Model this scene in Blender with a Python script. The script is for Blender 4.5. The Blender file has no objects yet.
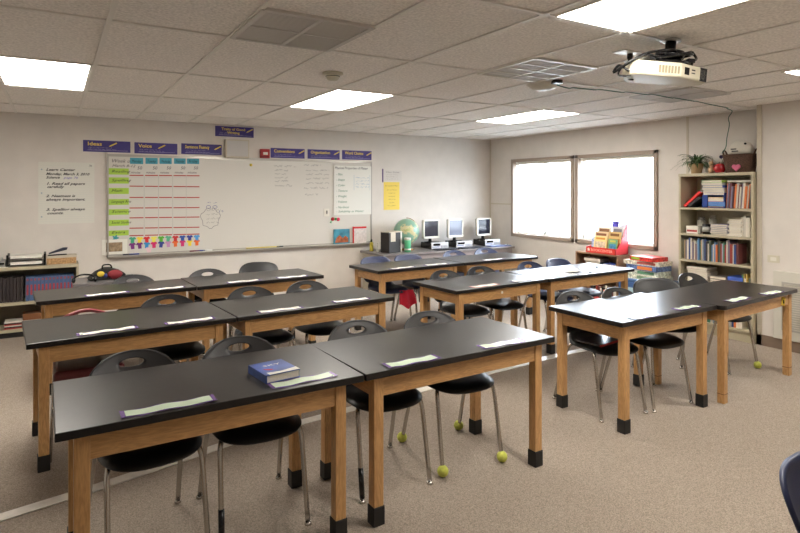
import bpy, bmesh, math, random
from mathutils import Vector, Matrix
R = math.radians
rnd = random.Random(7)
scn = bpy.context.scene
COL = scn.collection

# ------------------------------------------------------------------ camera
cam_d = bpy.data.cameras.new('camera'); cam = bpy.data.objects.new('camera', cam_d); COL.objects.link(cam)
cam.location = (0, 0, 1.68); cam.rotation_euler = (R(90), 0, R(-31))
cam_d.sensor_width = 36; cam_d.lens = 575/800*36; cam_d.shift_y = -(266.5-190.3)/800
cam_d.clip_start = 0.02; cam_d.clip_end = 200
scn.camera = cam
# ------------------------------------------------------------------ view + world + sun
scn.view_settings.view_transform = 'Standard'; scn.view_settings.look = 'None'
scn.view_settings.gamma = 1; scn.view_settings.use_curve_mapping = False
scn.view_settings.exposure = 1.47
SKY = 10.0; PANEL = 10.5; SUN = 1.0
w = bpy.data.worlds.new('world'); scn.world = w; w.use_nodes = True
bg = w.node_tree.nodes['Background']; bg.inputs[0].default_value = (.78, .88, 1, 1); bg.inputs[1].default_value = SKY
sd = bpy.data.lights.new('sun', 'SUN'); sd.energy = SUN; sd.angle = R(3); sd.color = (1, .96, .9)
so = bpy.data.objects.new('sun', sd); COL.objects.link(so)
so.rotation_euler = Vector((-1.0, -.18, -.62)).to_track_quat('-Z', 'Y').to_euler()
# sky light entering at each window (portals: they only guide the sampling of the sky)
for wy0, wy1 in ((4.95, 6.26), (6.42, 7.74)):
    ld = bpy.data.lights.new('window_portal', 'AREA'); ld.shape = 'RECTANGLE'; ld.size = wy1-wy0; ld.size_y = 1.26
    lo = bpy.data.objects.new('window_portal', ld); COL.objects.link(lo)
    lo.location = (7.17, (wy0+wy1)/2, 1.54)
    lo.rotation_euler = Vector((-1, 0, 0)).to_track_quat('-Z', 'Z').to_euler()
    ld.cycles.is_portal = True

# ------------------------------------------------------------------ materials
def lin(c):
    return tuple((v/255/12.92 if v <= 10 else ((v/255+.055)/1.055)**2.4) for v in c) + (1,)
MATS = {}
def mat(name, rgb=(128,128,128), rough=.6, metal=0, emit=0, spec=.5, noise=None, bump=None, coat=0):
    """noise=(scale, amount, stretch) varies the colour, bump=(scale, strength)"""
    if name in MATS: return MATS[name]
    m = bpy.data.materials.new(name); m.use_nodes = True; nt = m.node_tree; b = nt.nodes['Principled BSDF']
    c = lin(rgb); b.inputs['Base Color'].default_value = c
    b.inputs['Roughness'].default_value = rough; b.inputs['Metallic'].default_value = metal
    b.inputs['Specular IOR Level'].default_value = spec
    if coat: b.inputs['Coat Weight'].default_value = coat; b.inputs['Coat Roughness'].default_value = .1
    if emit: b.inputs['Emission Color'].default_value = c; b.inputs['Emission Strength'].default_value = emit
    tc = nt.nodes.new('ShaderNodeTexCoord')
    def tex(scale, stretch=(1,1,1), detail=4):
        mp = nt.nodes.new('ShaderNodeMapping'); mp.inputs['Scale'].default_value = stretch
        nt.links.new(tc.outputs['Object'], mp.inputs[0])
        n = nt.nodes.new('ShaderNodeTexNoise'); n.inputs['Scale'].default_value = scale; n.inputs['Detail'].default_value = detail
        nt.links.new(mp.outputs[0], n.inputs['Vector']); return n
    if noise:
        sc, am, st = noise
        n = tex(sc, st); r = nt.nodes.new('ShaderNodeValToRGB')
        r.color_ramp.elements[0].position = .32; r.color_ramp.elements[1].position = .68
        r.color_ramp.elements[0].color = tuple(v*(1-am) for v in c[:3])+(1,)
        r.color_ramp.elements[1].color = tuple(min(1, v*(1+am)) for v in c[:3])+(1,)
        nt.links.new(n.outputs['Fac'], r.inputs[0]); nt.links.new(r.outputs[0], b.inputs['Base Color'])
    if bump:
        n = tex(bump[0], bump[2] if len(bump) > 2 else (1,1,1)); bp_ = nt.nodes.new('ShaderNodeBump')
        bp_.inputs['Strength'].default_value = bump[1]; bp_.inputs['Distance'].default_value = .01
        nt.links.new(n.outputs['Fac'], bp_.inputs['Height']); nt.links.new(bp_.outputs[0], b.inputs['Normal'])
    MATS[name] = m; return m
def colour(rgb, rough=.6):
    return mat('paint_%d_%d_%d' % tuple(rgb), rgb, rough)
def wood(name, stretch, rgb=(196,152,100), rough=.38, am=.16):
    if name in MATS: return MATS[name]
    m = mat(name, rgb, rough); nt = m.node_tree; b = nt.nodes['Principled BSDF']
    tc = nt.nodes.new('ShaderNodeTexCoord'); mp = nt.nodes.new('ShaderNodeMapping'); mp.inputs['Scale'].default_value = stretch
    oi = nt.nodes.new('ShaderNodeObjectInfo'); ad = nt.nodes.new('ShaderNodeVectorMath'); ad.operation = 'ADD'
    nt.links.new(tc.outputs['Object'], ad.inputs[0]); nt.links.new(oi.outputs['Location'], ad.inputs[1])
    nt.links.new(ad.outputs[0], mp.inputs[0])
    n = nt.nodes.new('ShaderNodeTexNoise'); n.inputs['Scale'].default_value = 3; n.inputs['Detail'].default_value = 3; n.inputs['Distortion'].default_value = 1.2
    n2 = nt.nodes.new('ShaderNodeTexNoise'); n2.inputs['Scale'].default_value = 22; n2.inputs['Detail'].default_value = 4
    for q in (n, n2): nt.links.new(mp.outputs[0], q.inputs['Vector'])
    wv = nt.nodes.new('ShaderNodeMath'); wv.operation = 'MULTIPLY'; wv.inputs[1].default_value = 34
    sn = nt.nodes.new('ShaderNodeMath'); sn.operation = 'SINE'
    nt.links.new(n.outputs['Fac'], wv.inputs[0]); nt.links.new(wv.outputs[0], sn.inputs[0])
    mx = nt.nodes.new('ShaderNodeMath'); mx.operation = 'MULTIPLY_ADD'; mx.inputs[1].default_value = .16
    nt.links.new(sn.outputs[0], mx.inputs[0]); nt.links.new(n2.outputs['Fac'], mx.inputs[2])
    r = nt.nodes.new('ShaderNodeValToRGB'); c = lin(rgb)
    r.color_ramp.elements[0].position = .25; r.color_ramp.elements[1].position = .75
    r.color_ramp.elements[0].color = tuple(v*k for v, k in zip(c[:3], (1-am*1.1, 1-am*1.3, 1-am*1.5)))+(1,)
    r.color_ramp.elements[1].color = tuple(min(1, v*(1+am*.6)) for v in c[:3])+(1,)
    nt.links.new(mx.outputs[0], r.inputs[0]); nt.links.new(r.outputs[0], b.inputs['Base Color'])
    return m
WX = wood('oak_along_x', (1.0, 7, 7)); WZ = wood('oak_upright', (7, 7, 1.0))
BROWN = wood('brown_laminate', (1.2, 6, 6), (150,118,92), .45, .12)
TOP = mat('black_resin', (30,27,26), .30, spec=.4, noise=(30, .25, (1,1,1)), bump=(220, .02))
BLACK = mat('black_rubber', (24,23,22), .6)
GREYP = mat('charcoal_plastic', (43,42,44), .42, bump=(260, .05))
SEATP = mat('black_plastic', (30,30,32), .38, bump=(260, .05))
NAVYP = mat('navy_plastic', (36,45,78), .4, bump=(260, .05))
MAROON = mat('maroon_vinyl', (84,32,34), .3)
CHROME = mat('chrome', (190,186,180), .22, 1)
PAPER = mat('white_paper', (228,226,216), .7)
PAGES = mat('page_edges', (214,206,190), .8, noise=(160, .15, (1,1,6)))
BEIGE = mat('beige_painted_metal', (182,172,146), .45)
CREAM = mat('cream_paint', (196,186,168), .5)
TAUPE = mat('taupe_window_frame', (158,142,128), .5)
WHITEP = mat('white_plastic', (222,218,206), .35)
IVORY = mat('ivory_plastic', (204,197,176), .4)
DARK = mat('black_plastic_shiny', (20,20,22), .25)
PURPLE = mat('purple_card', (66,56,128), .55)
YELLOWT = mat('yellow_print', (238,206,92), .6)
INK = mat('black_ink', (28,26,30), .6)
RED = mat('red_card', (206,40,36), .5)
ALU = mat('aluminium', (176,172,164), .35, .7)

# ------------------------------------------------------------------ geometry helpers
class MB:
    def __init__(s): s.bm = bmesh.new()
    def box(s, x0, x1, y0, y1, z0, z1, M=None, mi=0):
        v = [s.bm.verts.new(p) for p in ((x0,y0,z0),(x1,y0,z0),(x1,y1,z0),(x0,y1,z0),(x0,y0,z1),(x1,y0,z1),(x1,y1,z1),(x0,y1,z1))]
        for f in ((0,3,2,1),(4,5,6,7),(0,1,5,4),(1,2,6,5),(2,3,7,6),(3,0,4,7)):
            fc = s.bm.faces.new([v[i] for i in f]); fc.material_index = mi
        if M is not None:
            for q in v: q.co = M @ q.co
        return s
    def cbox(s, c, d, M=None, mi=0):
        return s.box(c[0]-d[0]/2, c[0]+d[0]/2, c[1]-d[1]/2, c[1]+d[1]/2, c[2]-d[2]/2, c[2]+d[2]/2, M, mi)
    def tube(s, pts, r, n=10, cap=True, mi=0):
        pts = [Vector(p) for p in pts]; rings = []; up = None
        rr = r if isinstance(r, (list, tuple)) else [r]*len(pts)
        for i, p in enumerate(pts):
            t = (pts[min(i+1, len(pts)-1)] - pts[max(i-1, 0)]).normalized()
            if up is None: up = t.orthogonal().normalized()
            up = (up - t*up.dot(t)).normalized(); sd_ = t.cross(up)
            rings.append([s.bm.verts.new(p + (up*math.cos(2*math.pi*k/n) + sd_*math.sin(2*math.pi*k/n))*rr[i]) for k in range(n)])
        for a, b in zip(rings, rings[1:]):
            for k in range(n):
                f = s.bm.faces.new((a[k], a[(k+1) % n], b[(k+1) % n], b[k])); f.smooth = True; f.material_index = mi
        if cap:
            f = s.bm.faces.new(rings[0][::-1]); f.material_index = mi; f = s.bm.faces.new(rings[-1]); f.material_index = mi
        return s
    def lathe(s, prof, c=(0,0,0), n=24, axis='Z', M=None, mi=0):
        vs = []
        for r, h in prof:
            ring = []
            for k in range(n):
                a = 2*math.pi*k/n; x, y, z = r*math.cos(a), r*math.sin(a), h
                if axis == 'Y': x, y, z = x, z, y
                if axis == 'X': x, y, z = z, x, y
                p = Vector((x+c[0], y+c[1], z+c[2]))
                ring.append(s.bm.verts.new(M @ p if M is not None else p))
            vs.append(ring)
        for a, b in zip(vs, vs[1:]):
            for k in range(n):
                f = s.bm.faces.new((a[k], a[(k+1) % n], b[(k+1) % n], b[k])); f.smooth = True; f.material_index = mi
        for ring in (vs[0][::-1], vs[-1]):
            f = s.bm.faces.new(ring); f.material_index = mi
        return s
    def ball(s, c, r, n=16, sq=(1,1,1)):
        prof = [(max(1e-4, math.sin(math.pi*i/10))*r, -math.cos(math.pi*i/10)*r) for i in range(11)]
        k0 = len(s.bm.verts); s.lathe(prof, (0,0,0), n)
        s.bm.verts.ensure_lookup_table()
        for v in s.bm.verts[k0:]: v.co = Vector((v.co.x*sq[0]+c[0], v.co.y*sq[1]+c[1], v.co.z*sq[2]+c[2]))
        return s
    def prism(s, poly, h0, h1, plane='XY', M=None, mi=0):
        def P(a, b, h):
            p = Vector({'XY': (a,b,h), 'XZ': (a,h,b), 'YZ': (h,a,b)}[plane]); return M @ p if M is not None else p
        a = [s.bm.verts.new(P(x, y, h0)) for x, y in poly]; b = [s.bm.verts.new(P(x, y, h1)) for x, y in poly]
        n = len(poly)
        fs = [s.bm.faces.new(a[::-1]), s.bm.faces.new(b)]
        for k in range(n): fs.append(s.bm.faces.new((a[k], a[(k+1) % n], b[(k+1) % n], b[k])))
        for f in fs: f.material_index = mi
        return s
    def build(s, name, m, parent=None, bevel=0, seg=2, smooth=False):
        bmesh.ops.recalc_face_normals(s.bm, faces=s.bm.faces)
        me = bpy.data.meshes.new(name); s.bm.to_mesh(me); s.bm.free()
        for q in (m if isinstance(m, (list, tuple)) else [m]): me.materials.append(q)
        if smooth:
            for p in me.polygons: p.use_smooth = True
        o = bpy.data.objects.new(name, me); COL.objects.link(o); o.parent = parent
        if bevel:
            bv = o.modifiers.new('bevel', 'BEVEL'); bv.width = bevel; bv.segments = seg; bv.limit_method = 'ANGLE'
        return o
def tag(o, label=None, cat=None, group=None, kind=None):
    if label: o['label'] = label
    if cat: o['category'] = cat
    if group: o['group'] = group
    if kind: o['kind'] = kind
    return o
def thing(name, label, cat, loc=(0,0,0), rz=0, group=None):
    o = bpy.data.objects.new(name, None); COL.objects.link(o); o.empty_display_size = .1
    o.location = loc; o.rotation_euler = (0,0,rz); return tag(o, label, cat, group)
def copy_tree(o, parent=None):
    c = o.copy(); COL.objects.link(c); c.parent = parent
    for ch in list(o.children): copy_tree(ch, c)
    return c
def struct(name, mb, m, parent=None, **k):
    o = mb.build(name, m, parent, **k)
    if parent is None: o['kind'] = 'structure'
    return o
def smooth_path(pts, n=5):
    P = [Vector(p) for p in pts]; out = []
    for i in range(len(P)-1):
        p0, p1, p2, p3 = P[max(i-1,0)], P[i], P[i+1], P[min(i+2, len(P)-1)]
        for k in range(n):
            t = k/n
            out.append(.5*((2*p1)+(-p0+p2)*t+(2*p0-5*p1+4*p2-p3)*t*t+(-p0+3*p1-3*p2+p3)*t**3))
    out.append(P[-1]); return out
ORD = ['first','second','third','fourth','fifth','sixth','seventh','eighth','ninth','tenth','eleventh','twelfth','thirteenth','fourteenth','fifteenth',
       'sixteenth','seventeenth','eighteenth','nineteenth','twentieth','twenty-first','twenty-second','twenty-third','twenty-fourth','twenty-fifth',
       'twenty-sixth','twenty-seventh','twenty-eighth','twenty-ninth','thirtieth','thirty-first','thirty-second','thirty-third','thirty-fourth','thirty-fifth']

_font_ob = None
def add_text(mb, s, x, z, h, M, shear=0, width=None, mi=0, bold=0):
    """flat lettering in the local XZ plane, left edge at x, baseline z, capital height h, placed by matrix M"""
    cu = bpy.data.curves.new('lettering', 'FONT'); cu.body = s; cu.size = h/.70; cu.shear = shear; cu.resolution_u = 2
    cu.offset = bold; cu.extrude = .0004
    ob = bpy.data.objects.new('lettering', cu); COL.objects.link(ob)
    dg = bpy.context.evaluated_depsgraph_get(); dg.update()
    me = bpy.data.meshes.new_from_object(ob.evaluated_get(dg))
    COL.objects.unlink(ob); bpy.data.objects.remove(ob); bpy.data.curves.remove(cu)
    xs = [v.co.x for v in me.vertices] or [0]; sx = 1
    if width and max(xs) > 0: sx = width/max(xs)
    k0 = len(mb.bm.verts); f0 = len(mb.bm.faces); mb.bm.from_mesh(me); bpy.data.meshes.remove(me)
    mb.bm.verts.ensure_lookup_table(); mb.bm.faces.ensure_lookup_table()
    for v in mb.bm.verts[k0:]: v.co = M @ Vector((x+v.co.x*sx, -v.co.z, z+v.co.y))
    for f in mb.bm.faces[f0:]: f.material_index = mi
def scribble(mb, x0, x1, z, h, M, r=.0016, step=.018):
    """a line of tiny illegible handwriting or print"""
    x = x0
    while x < x1:
        wl = min(step*rnd.uniform(2, 5), x1-x); n = max(3, int(wl/step*3)); pts = []
        for i in range(n): pts.append((x+wl*i/(n-1), z+h*rnd.uniform(0, 1)))
        for a, b in zip(pts, pts[1:]):
            d = Vector((b[0]-a[0], 0, b[1]-a[1])); nn = Vector((-d.z, 0, d.x)).normalized()*r
            q = [Vector((a[0],0,a[1]))+nn, Vector((a[0],0,a[1]))-nn, Vector((b[0],0,b[1]))-nn, Vector((b[0],0,b[1]))+nn]
            mb.bm.faces.new([mb.bm.verts.new(M @ p) for p in q])
        x += wl+step
I4 = Matrix.Identity(4)
def T(x, y, z): return Matrix.Translation((x, y, z))
def RZ(a): return Matrix.Rotation(a, 4, 'Z')
def RX(a): return Matrix.Rotation(a, 4, 'X')
def RY(a): return Matrix.Rotation(a, 4, 'Y')

# ------------------------------------------------------------------ room shell
FZ = -.038; BY = 8.42; RXW = 7.03; CZ = 2.63; XL = -2.4; YF = -2.2; PX = 6.73; PY = 3.45
carpet = mat('carpet', (163,150,137), .95, spec=.1, noise=(170, .34, (1,1,1)), bump=(200, .9))
wallm = mat('vinyl_wall', (214,207,199), .7, noise=(5, .03, (1,1,1)), bump=(90, .12, (1,1,1)))
ceilm = mat('ceiling_tile', (240,235,229), .9, noise=(60, .14, (1,1,1)), bump=(60, .6))
barm = mat('ceiling_bar', (232,228,221), .5)
struct('floor', MB().box(XL, RXW+.2, YF, BY+.2, FZ-.1, FZ), carpet)
struct('ceiling', MB().box(XL, RXW+.2, YF, BY+.2, CZ, CZ+.1), ceilm)
struct('wall_back', MB().box(XL-.15, RXW+.15, BY, BY+.15, FZ, CZ), wallm)
struct('wall_left', MB().box(XL-.15, XL, YF, BY, FZ, CZ), wallm)
struct('wall_front', MB().box(XL-.15, RXW+.15, YF-.15, YF, FZ, CZ), wallm)
W = [(4.89, 6.32), (6.36, 7.80)]; WZ0, WZ1 = .862, 2.232; FW = .055
mw = MB()
mw.box(RXW, RXW+.15, PY, BY, FZ, WZ0+.01); mw.box(RXW, RXW+.15, PY, BY, WZ1-.01, CZ)
mw.box(RXW, RXW+.15, PY, W[0][0]+.01, WZ0+.01, WZ1-.01); mw.box(RXW, RXW+.15, W[0][1]-.01, W[1][0]+.01, WZ0+.01, WZ1-.01)
mw.box(RXW, RXW+.15, W[1][1]-.01, BY, WZ0+.01, WZ1-.01)
struct('wall_right', mw, wallm)
struct('wall_right_front', MB().box(PX, RXW+.15, YF, PY, FZ, CZ), wallm)
mg = MB()
x = .26-.665*4
while x < RXW:
    mg.box(x-.014, x+.014, YF, BY, CZ-.009, CZ); x += .665
y = 4.91-1.33*5
while y < BY:
    mg.box(XL, RXW, y-.014, y+.014, CZ-.0095, CZ); y += 1.33
struct('trim_1', mg, barm)
tr = MB(); tr.box(PX-.012, PX, PY-.05, PY, FZ, CZ); tr.box(PX-.008, PX, 2.9-.02, 2.9+.01, .1, CZ)
struct('trim_2', tr, CREAM)
tr = MB(); tr.box(RXW-.006, RXW, 4.45, 4.48, .1, CZ); tr.box(RXW-.006, RXW, 8.38, 8.41, .1, CZ); tr.box(RXW-.012, RXW, 7.82, 8.40, 1.42, 1.445)
struct('trim_3', tr, CREAM)
base = mat('baseboard', (126,108,92), .6)
struct('baseboard_right', MB().box(PX-.012, PX, YF, PY, FZ, .08), base)
struct('baseboard_back', MB().box(XL, RXW, BY-.012, BY, FZ, .08), base)
struct('baseboard_left', MB().box(XL, XL+.012, YF, BY, FZ, .08), base)
struct('trim_4', MB().box(RXW-.012, RXW, PY, BY, FZ, .08), base)
# windows and blinds
glass = bpy.data.materials.new('window_glass'); glass.use_nodes = True; nt = glass.node_tree; nt.nodes.clear()
o_ = nt.nodes.new('ShaderNodeOutputMaterial'); mxs = nt.nodes.new('ShaderNodeMixShader'); tb = nt.nodes.new('ShaderNodeBsdfTransparent'); gb = nt.nodes.new('ShaderNodeBsdfGlossy')
gb.inputs['Roughness'].default_value = .02; mxs.inputs[0].default_value = .06
nt.links.new(tb.outputs[0], mxs.inputs[1]); nt.links.new(gb.outputs[0], mxs.inputs[2]); nt.links.new(mxs.outputs[0], o_.inputs[0])
slatm = bpy.data.materials.new('blind_slat'); slatm.use_nodes = True; nt = slatm.node_tree; nt.nodes.clear()
o_ = nt.nodes.new('ShaderNodeOutputMaterial'); mxs = nt.nodes.new('ShaderNodeMixShader'); d1 = nt.nodes.new('ShaderNodeBsdfDiffuse'); t1 = nt.nodes.new('ShaderNodeBsdfTranslucent')
d1.inputs[0].default_value = (.85,.86,.86,1); t1.inputs[0].default_value = (.85,.88,.9,1); mxs.inputs[0].default_value = .5
nt.links.new(d1.outputs[0], mxs.inputs[1]); nt.links.new(t1.outputs[0], mxs.inputs[2]); nt.links.new(mxs.outputs[0], o_.inputs[0])
for i, (a, b) in enumerate(W):
    win = bpy.data.objects.new('window_%d' % (2-i), None); COL.objects.link(win); win['kind'] = 'structure'
    f = MB()
    for (y0, y1, z0, z1) in ((a, b, WZ0, WZ0+FW), (a, b, WZ1-FW, WZ1), (a, a+FW, WZ0, WZ1), (b-FW, b, WZ0, WZ1)):
        f.box(RXW-.03, RXW+.05, y0, y1, z0, z1)
    f.build('window_frame', TAUPE, win, bevel=.004)
    s = MB(); mid = (a+b)/2
    s.box(RXW+.09, RXW+.125, mid-.03, mid+.03, WZ0+.04, WZ1-.04)
    for y0, y1 in ((a+FW-.01, a+FW+.03), (b-FW-.03, b-FW+.01)): s.box(RXW+.09, RXW+.125, y0, y1, WZ0+.04, WZ1-.04)
    s.box(RXW+.09, RXW+.125, a+FW, b-FW, WZ0+.04, WZ0+.08); s.box(RXW+.09, RXW+.125, a+FW, b-FW, WZ1-.08, WZ1-.04)
    s.build('sash', ALU, win)
    MB().box(RXW+.105, RXW+.109, a+FW, b-FW, WZ0+.05, WZ1-.05).build('pane', glass, win)
    MB().box(RXW+.05, RXW+.15, a+.01, b-.01, WZ0+.01, WZ0+.045).build('window_sill', CREAM, win)
    bl = thing('window_blind', ('white venetian blind in the window nearer the bookcase, behind the book display',
                                'white venetian blind in the window nearer the back corner')[i], 'window blind', (RXW+.055, mid, WZ1-FW), group='venetian blinds')
    L = (b-a)/2-FW-.004; H_ = WZ1-WZ0-2*FW
    MB().box(-.02, .02, -L, L, -.045, -.004).build('headrail', WHITEP, bl)
    sl = MB(); n = int((H_-.09)/.0235)
    for k in range(n):
        sl.box(-.0115, .0115, -L, L, -.0005, .0005, T(0, 0, -.06-k*.0235) @ RY(R(-38 if i else -30)))
    sl.build('slats', slatm, bl)
    MB().box(-.012, .012, -L, L, -H_+.002, -H_+.02).build('bottom_rail', WHITEP, bl)
    c = MB()
    for yy in (-L*.7, 0, L*.7): c.box(-.0135, -.0125, yy-.004, yy+.004, -H_+.01, -.05)
    c.build('ladder_tape', WHITEP, bl)
    MB().tube([(-.025, L*.86, -.03), (-.025, L*.86, -.85)], .004, 6).build('wand', WHITEP, bl)
# outside ground seen past the blinds
struct('ground', MB().box(RXW+.3, 30, -12, 26, -.6, -.5), mat('pale_concrete', (180,178,170), .9))

# ------------------------------------------------------------------ white tape line on the carpet
pts = [(-2.3, 3.35), (-.245, 3.66), (.175, 3.74), (1.17, 3.98), (3.0, 4.17), (4.3, 4.27), (5.0, 4.29)]
tape = MB()
for (xa, ya), (xb, yb) in zip(pts, pts[1:]):
    d = Vector((xb-xa, yb-ya)).normalized(); n = Vector((-d.y, d.x))*.042
    q = [(xa-n.x, ya-n.y), (xb-n.x, yb-n.y), (xb+n.x, yb+n.y), (xa+n.x, ya+n.y)]
    tape.prism(q, FZ, FZ+.006)
tag(tape.build('floor_tape', mat('worn_white_tape', (226,221,212), .3, noise=(14, .12, (1,1,1)))),
    'worn pale cord-cover strip taped across the carpet behind the front tables', 'floor strip')

# ------------------------------------------------------------------ ceiling fixtures
diff = mat('light_diffuser', (255,249,239), .5, emit=PANEL)
LX = [-.405, 2.255, 4.915]; LYs = [(.92, 2.25), (4.91, 6.24)]
lab = {(0,1): 'lit ceiling light panel cut off by the left edge of the photo', (1,1): 'lit ceiling light panel beyond the smoke detector',
       (2,1): 'lit ceiling light panel nearest the windows and back corner', (1,0): 'large lit ceiling light panel beside the projector mount',
       (2,0): 'lit ceiling light panel cut off by the right edge, near the projector', (0,0): 'lit ceiling light panel overhead, left of the camera'}
for i, x0 in enumerate(LX):
    for j, (y0, y1) in enumerate(LYs):
        if (i, j) == (0, 0): continue
        xo, yo = {(1,0): (.06,.05), (2,0): (.065,.14)}.get((i, j), (0, 0)); 
        t = thing('ceiling_light', lab[(i, j)], 'ceiling light', (x0+xo+.3325, (y0+y1)/2+yo, CZ), group='fluorescent ceiling light panels')
        hx, hy = .3325-.012, .665-.012; f = MB()
        f.box(-hx, hx, -hy, -hy+.018, -.006, 0); f.box(-hx, hx, hy-.018, hy, -.006, 0)
        f.box(-hx, -hx+.018, -hy, hy, -.006, 0); f.box(hx-.018, hx, -hy, hy, -.006, 0)
        f.build('frame', barm, t); MB().box(-hx+.018, hx-.018, -hy+.018, hy-.018, -.004, -.001).build('diffuser', diff, t)
vm = mat('vent_grey', (150,146,142), .5); vl = mat('vent_louvre', (206,202,196), .5)
for (x0, y0, l, q) in ((.925, 2.915, 'perforated ceiling vent at the upper left, nearest the smoke detector', 0), (2.92, 3.0, 'four-way louvred ceiling vent left of the projector', 1),
                    (4.98, 3.13, 'dark ceiling vent beyond the projector, above the hanging cable', 0)):
    t = thing('ceiling_vent', l, 'air vent', (x0+.3325, y0+.3325, CZ), group='square ceiling air vents'); h = .32
    MB().box(-h, h, -h, h, -.006, -.001).build('backing', vm, t)
    f = MB()
    for s_ in (-1, 1):
        f.box(-h, h, s_*h-.015, s_*h+.015, -.016, 0); f.box(s_*h-.015, s_*h+.015, -h, h, -.016, 0)
    f.box(-h, h, -.012, .012, -.016, -.004); f.box(-.012, .012, -h, h, -.016, -.004)
    if q:
        for s_ in (-.16, .16): f.box(-h, h, s_-.008, s_+.008, -.016, -.004)
    f.build('frame', vl if not q else WHITEP, t)
    lv = MB()
    for k in range(-14, 15):
        yk = k*.0215
        if abs(yk) < .012: continue
        lv.box(-h+.015, -.012, yk-.006, yk+.006, -.010, -.006); 
        lv.box(.012, h-.015, yk-.004, yk+.004, -.012, -.006)
    lv.build('louvre', vl, t)
t = thing('smoke_detector', 'round ivory smoke detector on the ceiling', 'smoke detector', (1.93, 4.27, CZ))
MB().lathe([(.085,0),(.085,-.012),(.055,-.02)]).build('base', IVORY, t); MB().lathe([(.052,-.018),(.056,-.035),(.04,-.058),(.02,-.062)]).build('sensor_head', IVORY, t)
MB().lathe([(.0575,-.028),(.0575,-.033)]).build('slot_ring', DARK, t)
t = thing('ceiling_speaker', 'round white ceiling fixture beside the four-way vent', 'ceiling fixture', (3.72, 3.72, CZ))
MB().lathe([(.14,0),(.15,-.012),(.10,-.05),(.04,-.066)], n=32).build('cover', WHITEP, t); MB().lathe([(.05,0),(.05,-.03)], c=(.0,-.16,0)).build('cable_hub', DARK, t)
t = thing('ceiling_outlet', 'white power outlet plate in the ceiling with a black plug', 'power outlet', (3.371, 2.582, CZ), 0)
MB().box(-.09,.09,-.05,.05,-.008,0).build('plate', WHITEP, t); MB().lathe([(.018,-.008),(.02,-.03),(.013,-.06)], c=(.03,0,0)).build('plug', DARK, t)
t = thing('projector', 'ivory ceiling projector hanging upside down with black cables', 'projector', (3.34, 2.233, CZ), R(-31)); t.rotation_euler = (0, R(5), R(-31))
MB().lathe([(.06,0),(.06,-.012)]).build('ceiling_flange', ALU, t)
MB().lathe([(.032,-.012),(.032,-.07),(.085,-.08),(.085,-.12),(.03,-.125)]).build('mount_column', DARK, t)
poly = [(-.24,-.12),(.02,-.13),(.225,-.04),(.24,.03),(.19,.13),(-.22,.14),(-.28,.02),(-.275,-.08)]
MB().prism(poly, -.262, -.168).build('housing', IVORY, t, bevel=.018, seg=3)
g = MB(); g.box(-.16,.08,-.08,.08,-.165,-.145)
for s_ in (-1, 1): g.box(s_*.12-.02-.03, s_*.12+.02-.03, -.11, .09, -.16, -.135); 
g.box(-.12,.06,-.03,.03,-.145,-.12)
g.build('mount_bracket', DARK, t)
v = MB()
for k in range(7):
    for r_ in range(1): v.box(-.115+k*.019, -.103+k*.019, -.1315, -.12, -.24, -.195)
v.build('vent_slots', mat('vent_slot', (140,130,106), .5), t)
Mf = T(.02,-.13,-.215) @ RZ(math.atan2(.09,.205))
MB().box(.03,.068,-.002,.004,-.022,.022, Mf).build('power_socket', DARK, t)
b_ = MB(); b_.box(.09,.12,-.001,.003,.01,.018, Mf); b_.box(.09,.12,-.001,.003,-.008,-.002, Mf); b_.build('marking', INK, t)
Mf2 = T(.165,-.0665,-.215) @ RZ(math.atan2(.09,.205))
gr = MB()
for k in range(5): gr.box(.006+k*.012, .013+k*.012, -.003, .002, -.042, .04, Mf2)
gr.build('exhaust_grille', INK, t)
MB().lathe([(.034,0),(.036,.02),(.03,.028),(.02,.02)], c=(0.0,.0,0), M=T(-.19,.135,-.215) @ RX(R(-90))).build('lens', DARK, t)
c = MB()
c.tube(smooth_path([(.05,-.01,-.10),(-.02,-.10,-.09),(-.1,-.1,-.10),(-.2,-.1,-.13),(-.3,-.08,-.2),(-.35,-.02,-.24),(-.33,-.05,-.2),(-.28,-.09,-.24)]), .008, 7)
c.tube(smooth_path([(.08,0,-.09),(.1,-.06,-.08),(.06,-.11,-.10),(-.08,-.12,-.14),(-.2,-.12,-.14),(-.31,-.1,-.2),(-.33,-.05,-.26),(-.27,-.1,-.27)]), .006, 7)
c.tube(smooth_path([(-.1,-.05,-.14),(.0,-.12,-.12),(.1,-.08,-.10),(.12,.0,-.09),(.06,.08,-.1),(-.02,.07,-.1)]), .009, 7)
c.tube(smooth_path([(.13,-.02,-.07),(.14,-.06,-.12),(.1,-.1,-.15),(.12,-.05,-.17)]), .008, 7)
c.build('cables', DARK, t)
pc = MB(); pc.tube(smooth_path([(3.401,2.582,CZ-.055),(3.38,2.57,2.50),(3.24,2.46,2.44),(3.16,2.42,2.40),(3.14,2.36,2.38)]), .006, 7)
tag(pc.build('power_cord', DARK), 'black power cord from the ceiling outlet to the projector', 'power cord')

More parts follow.
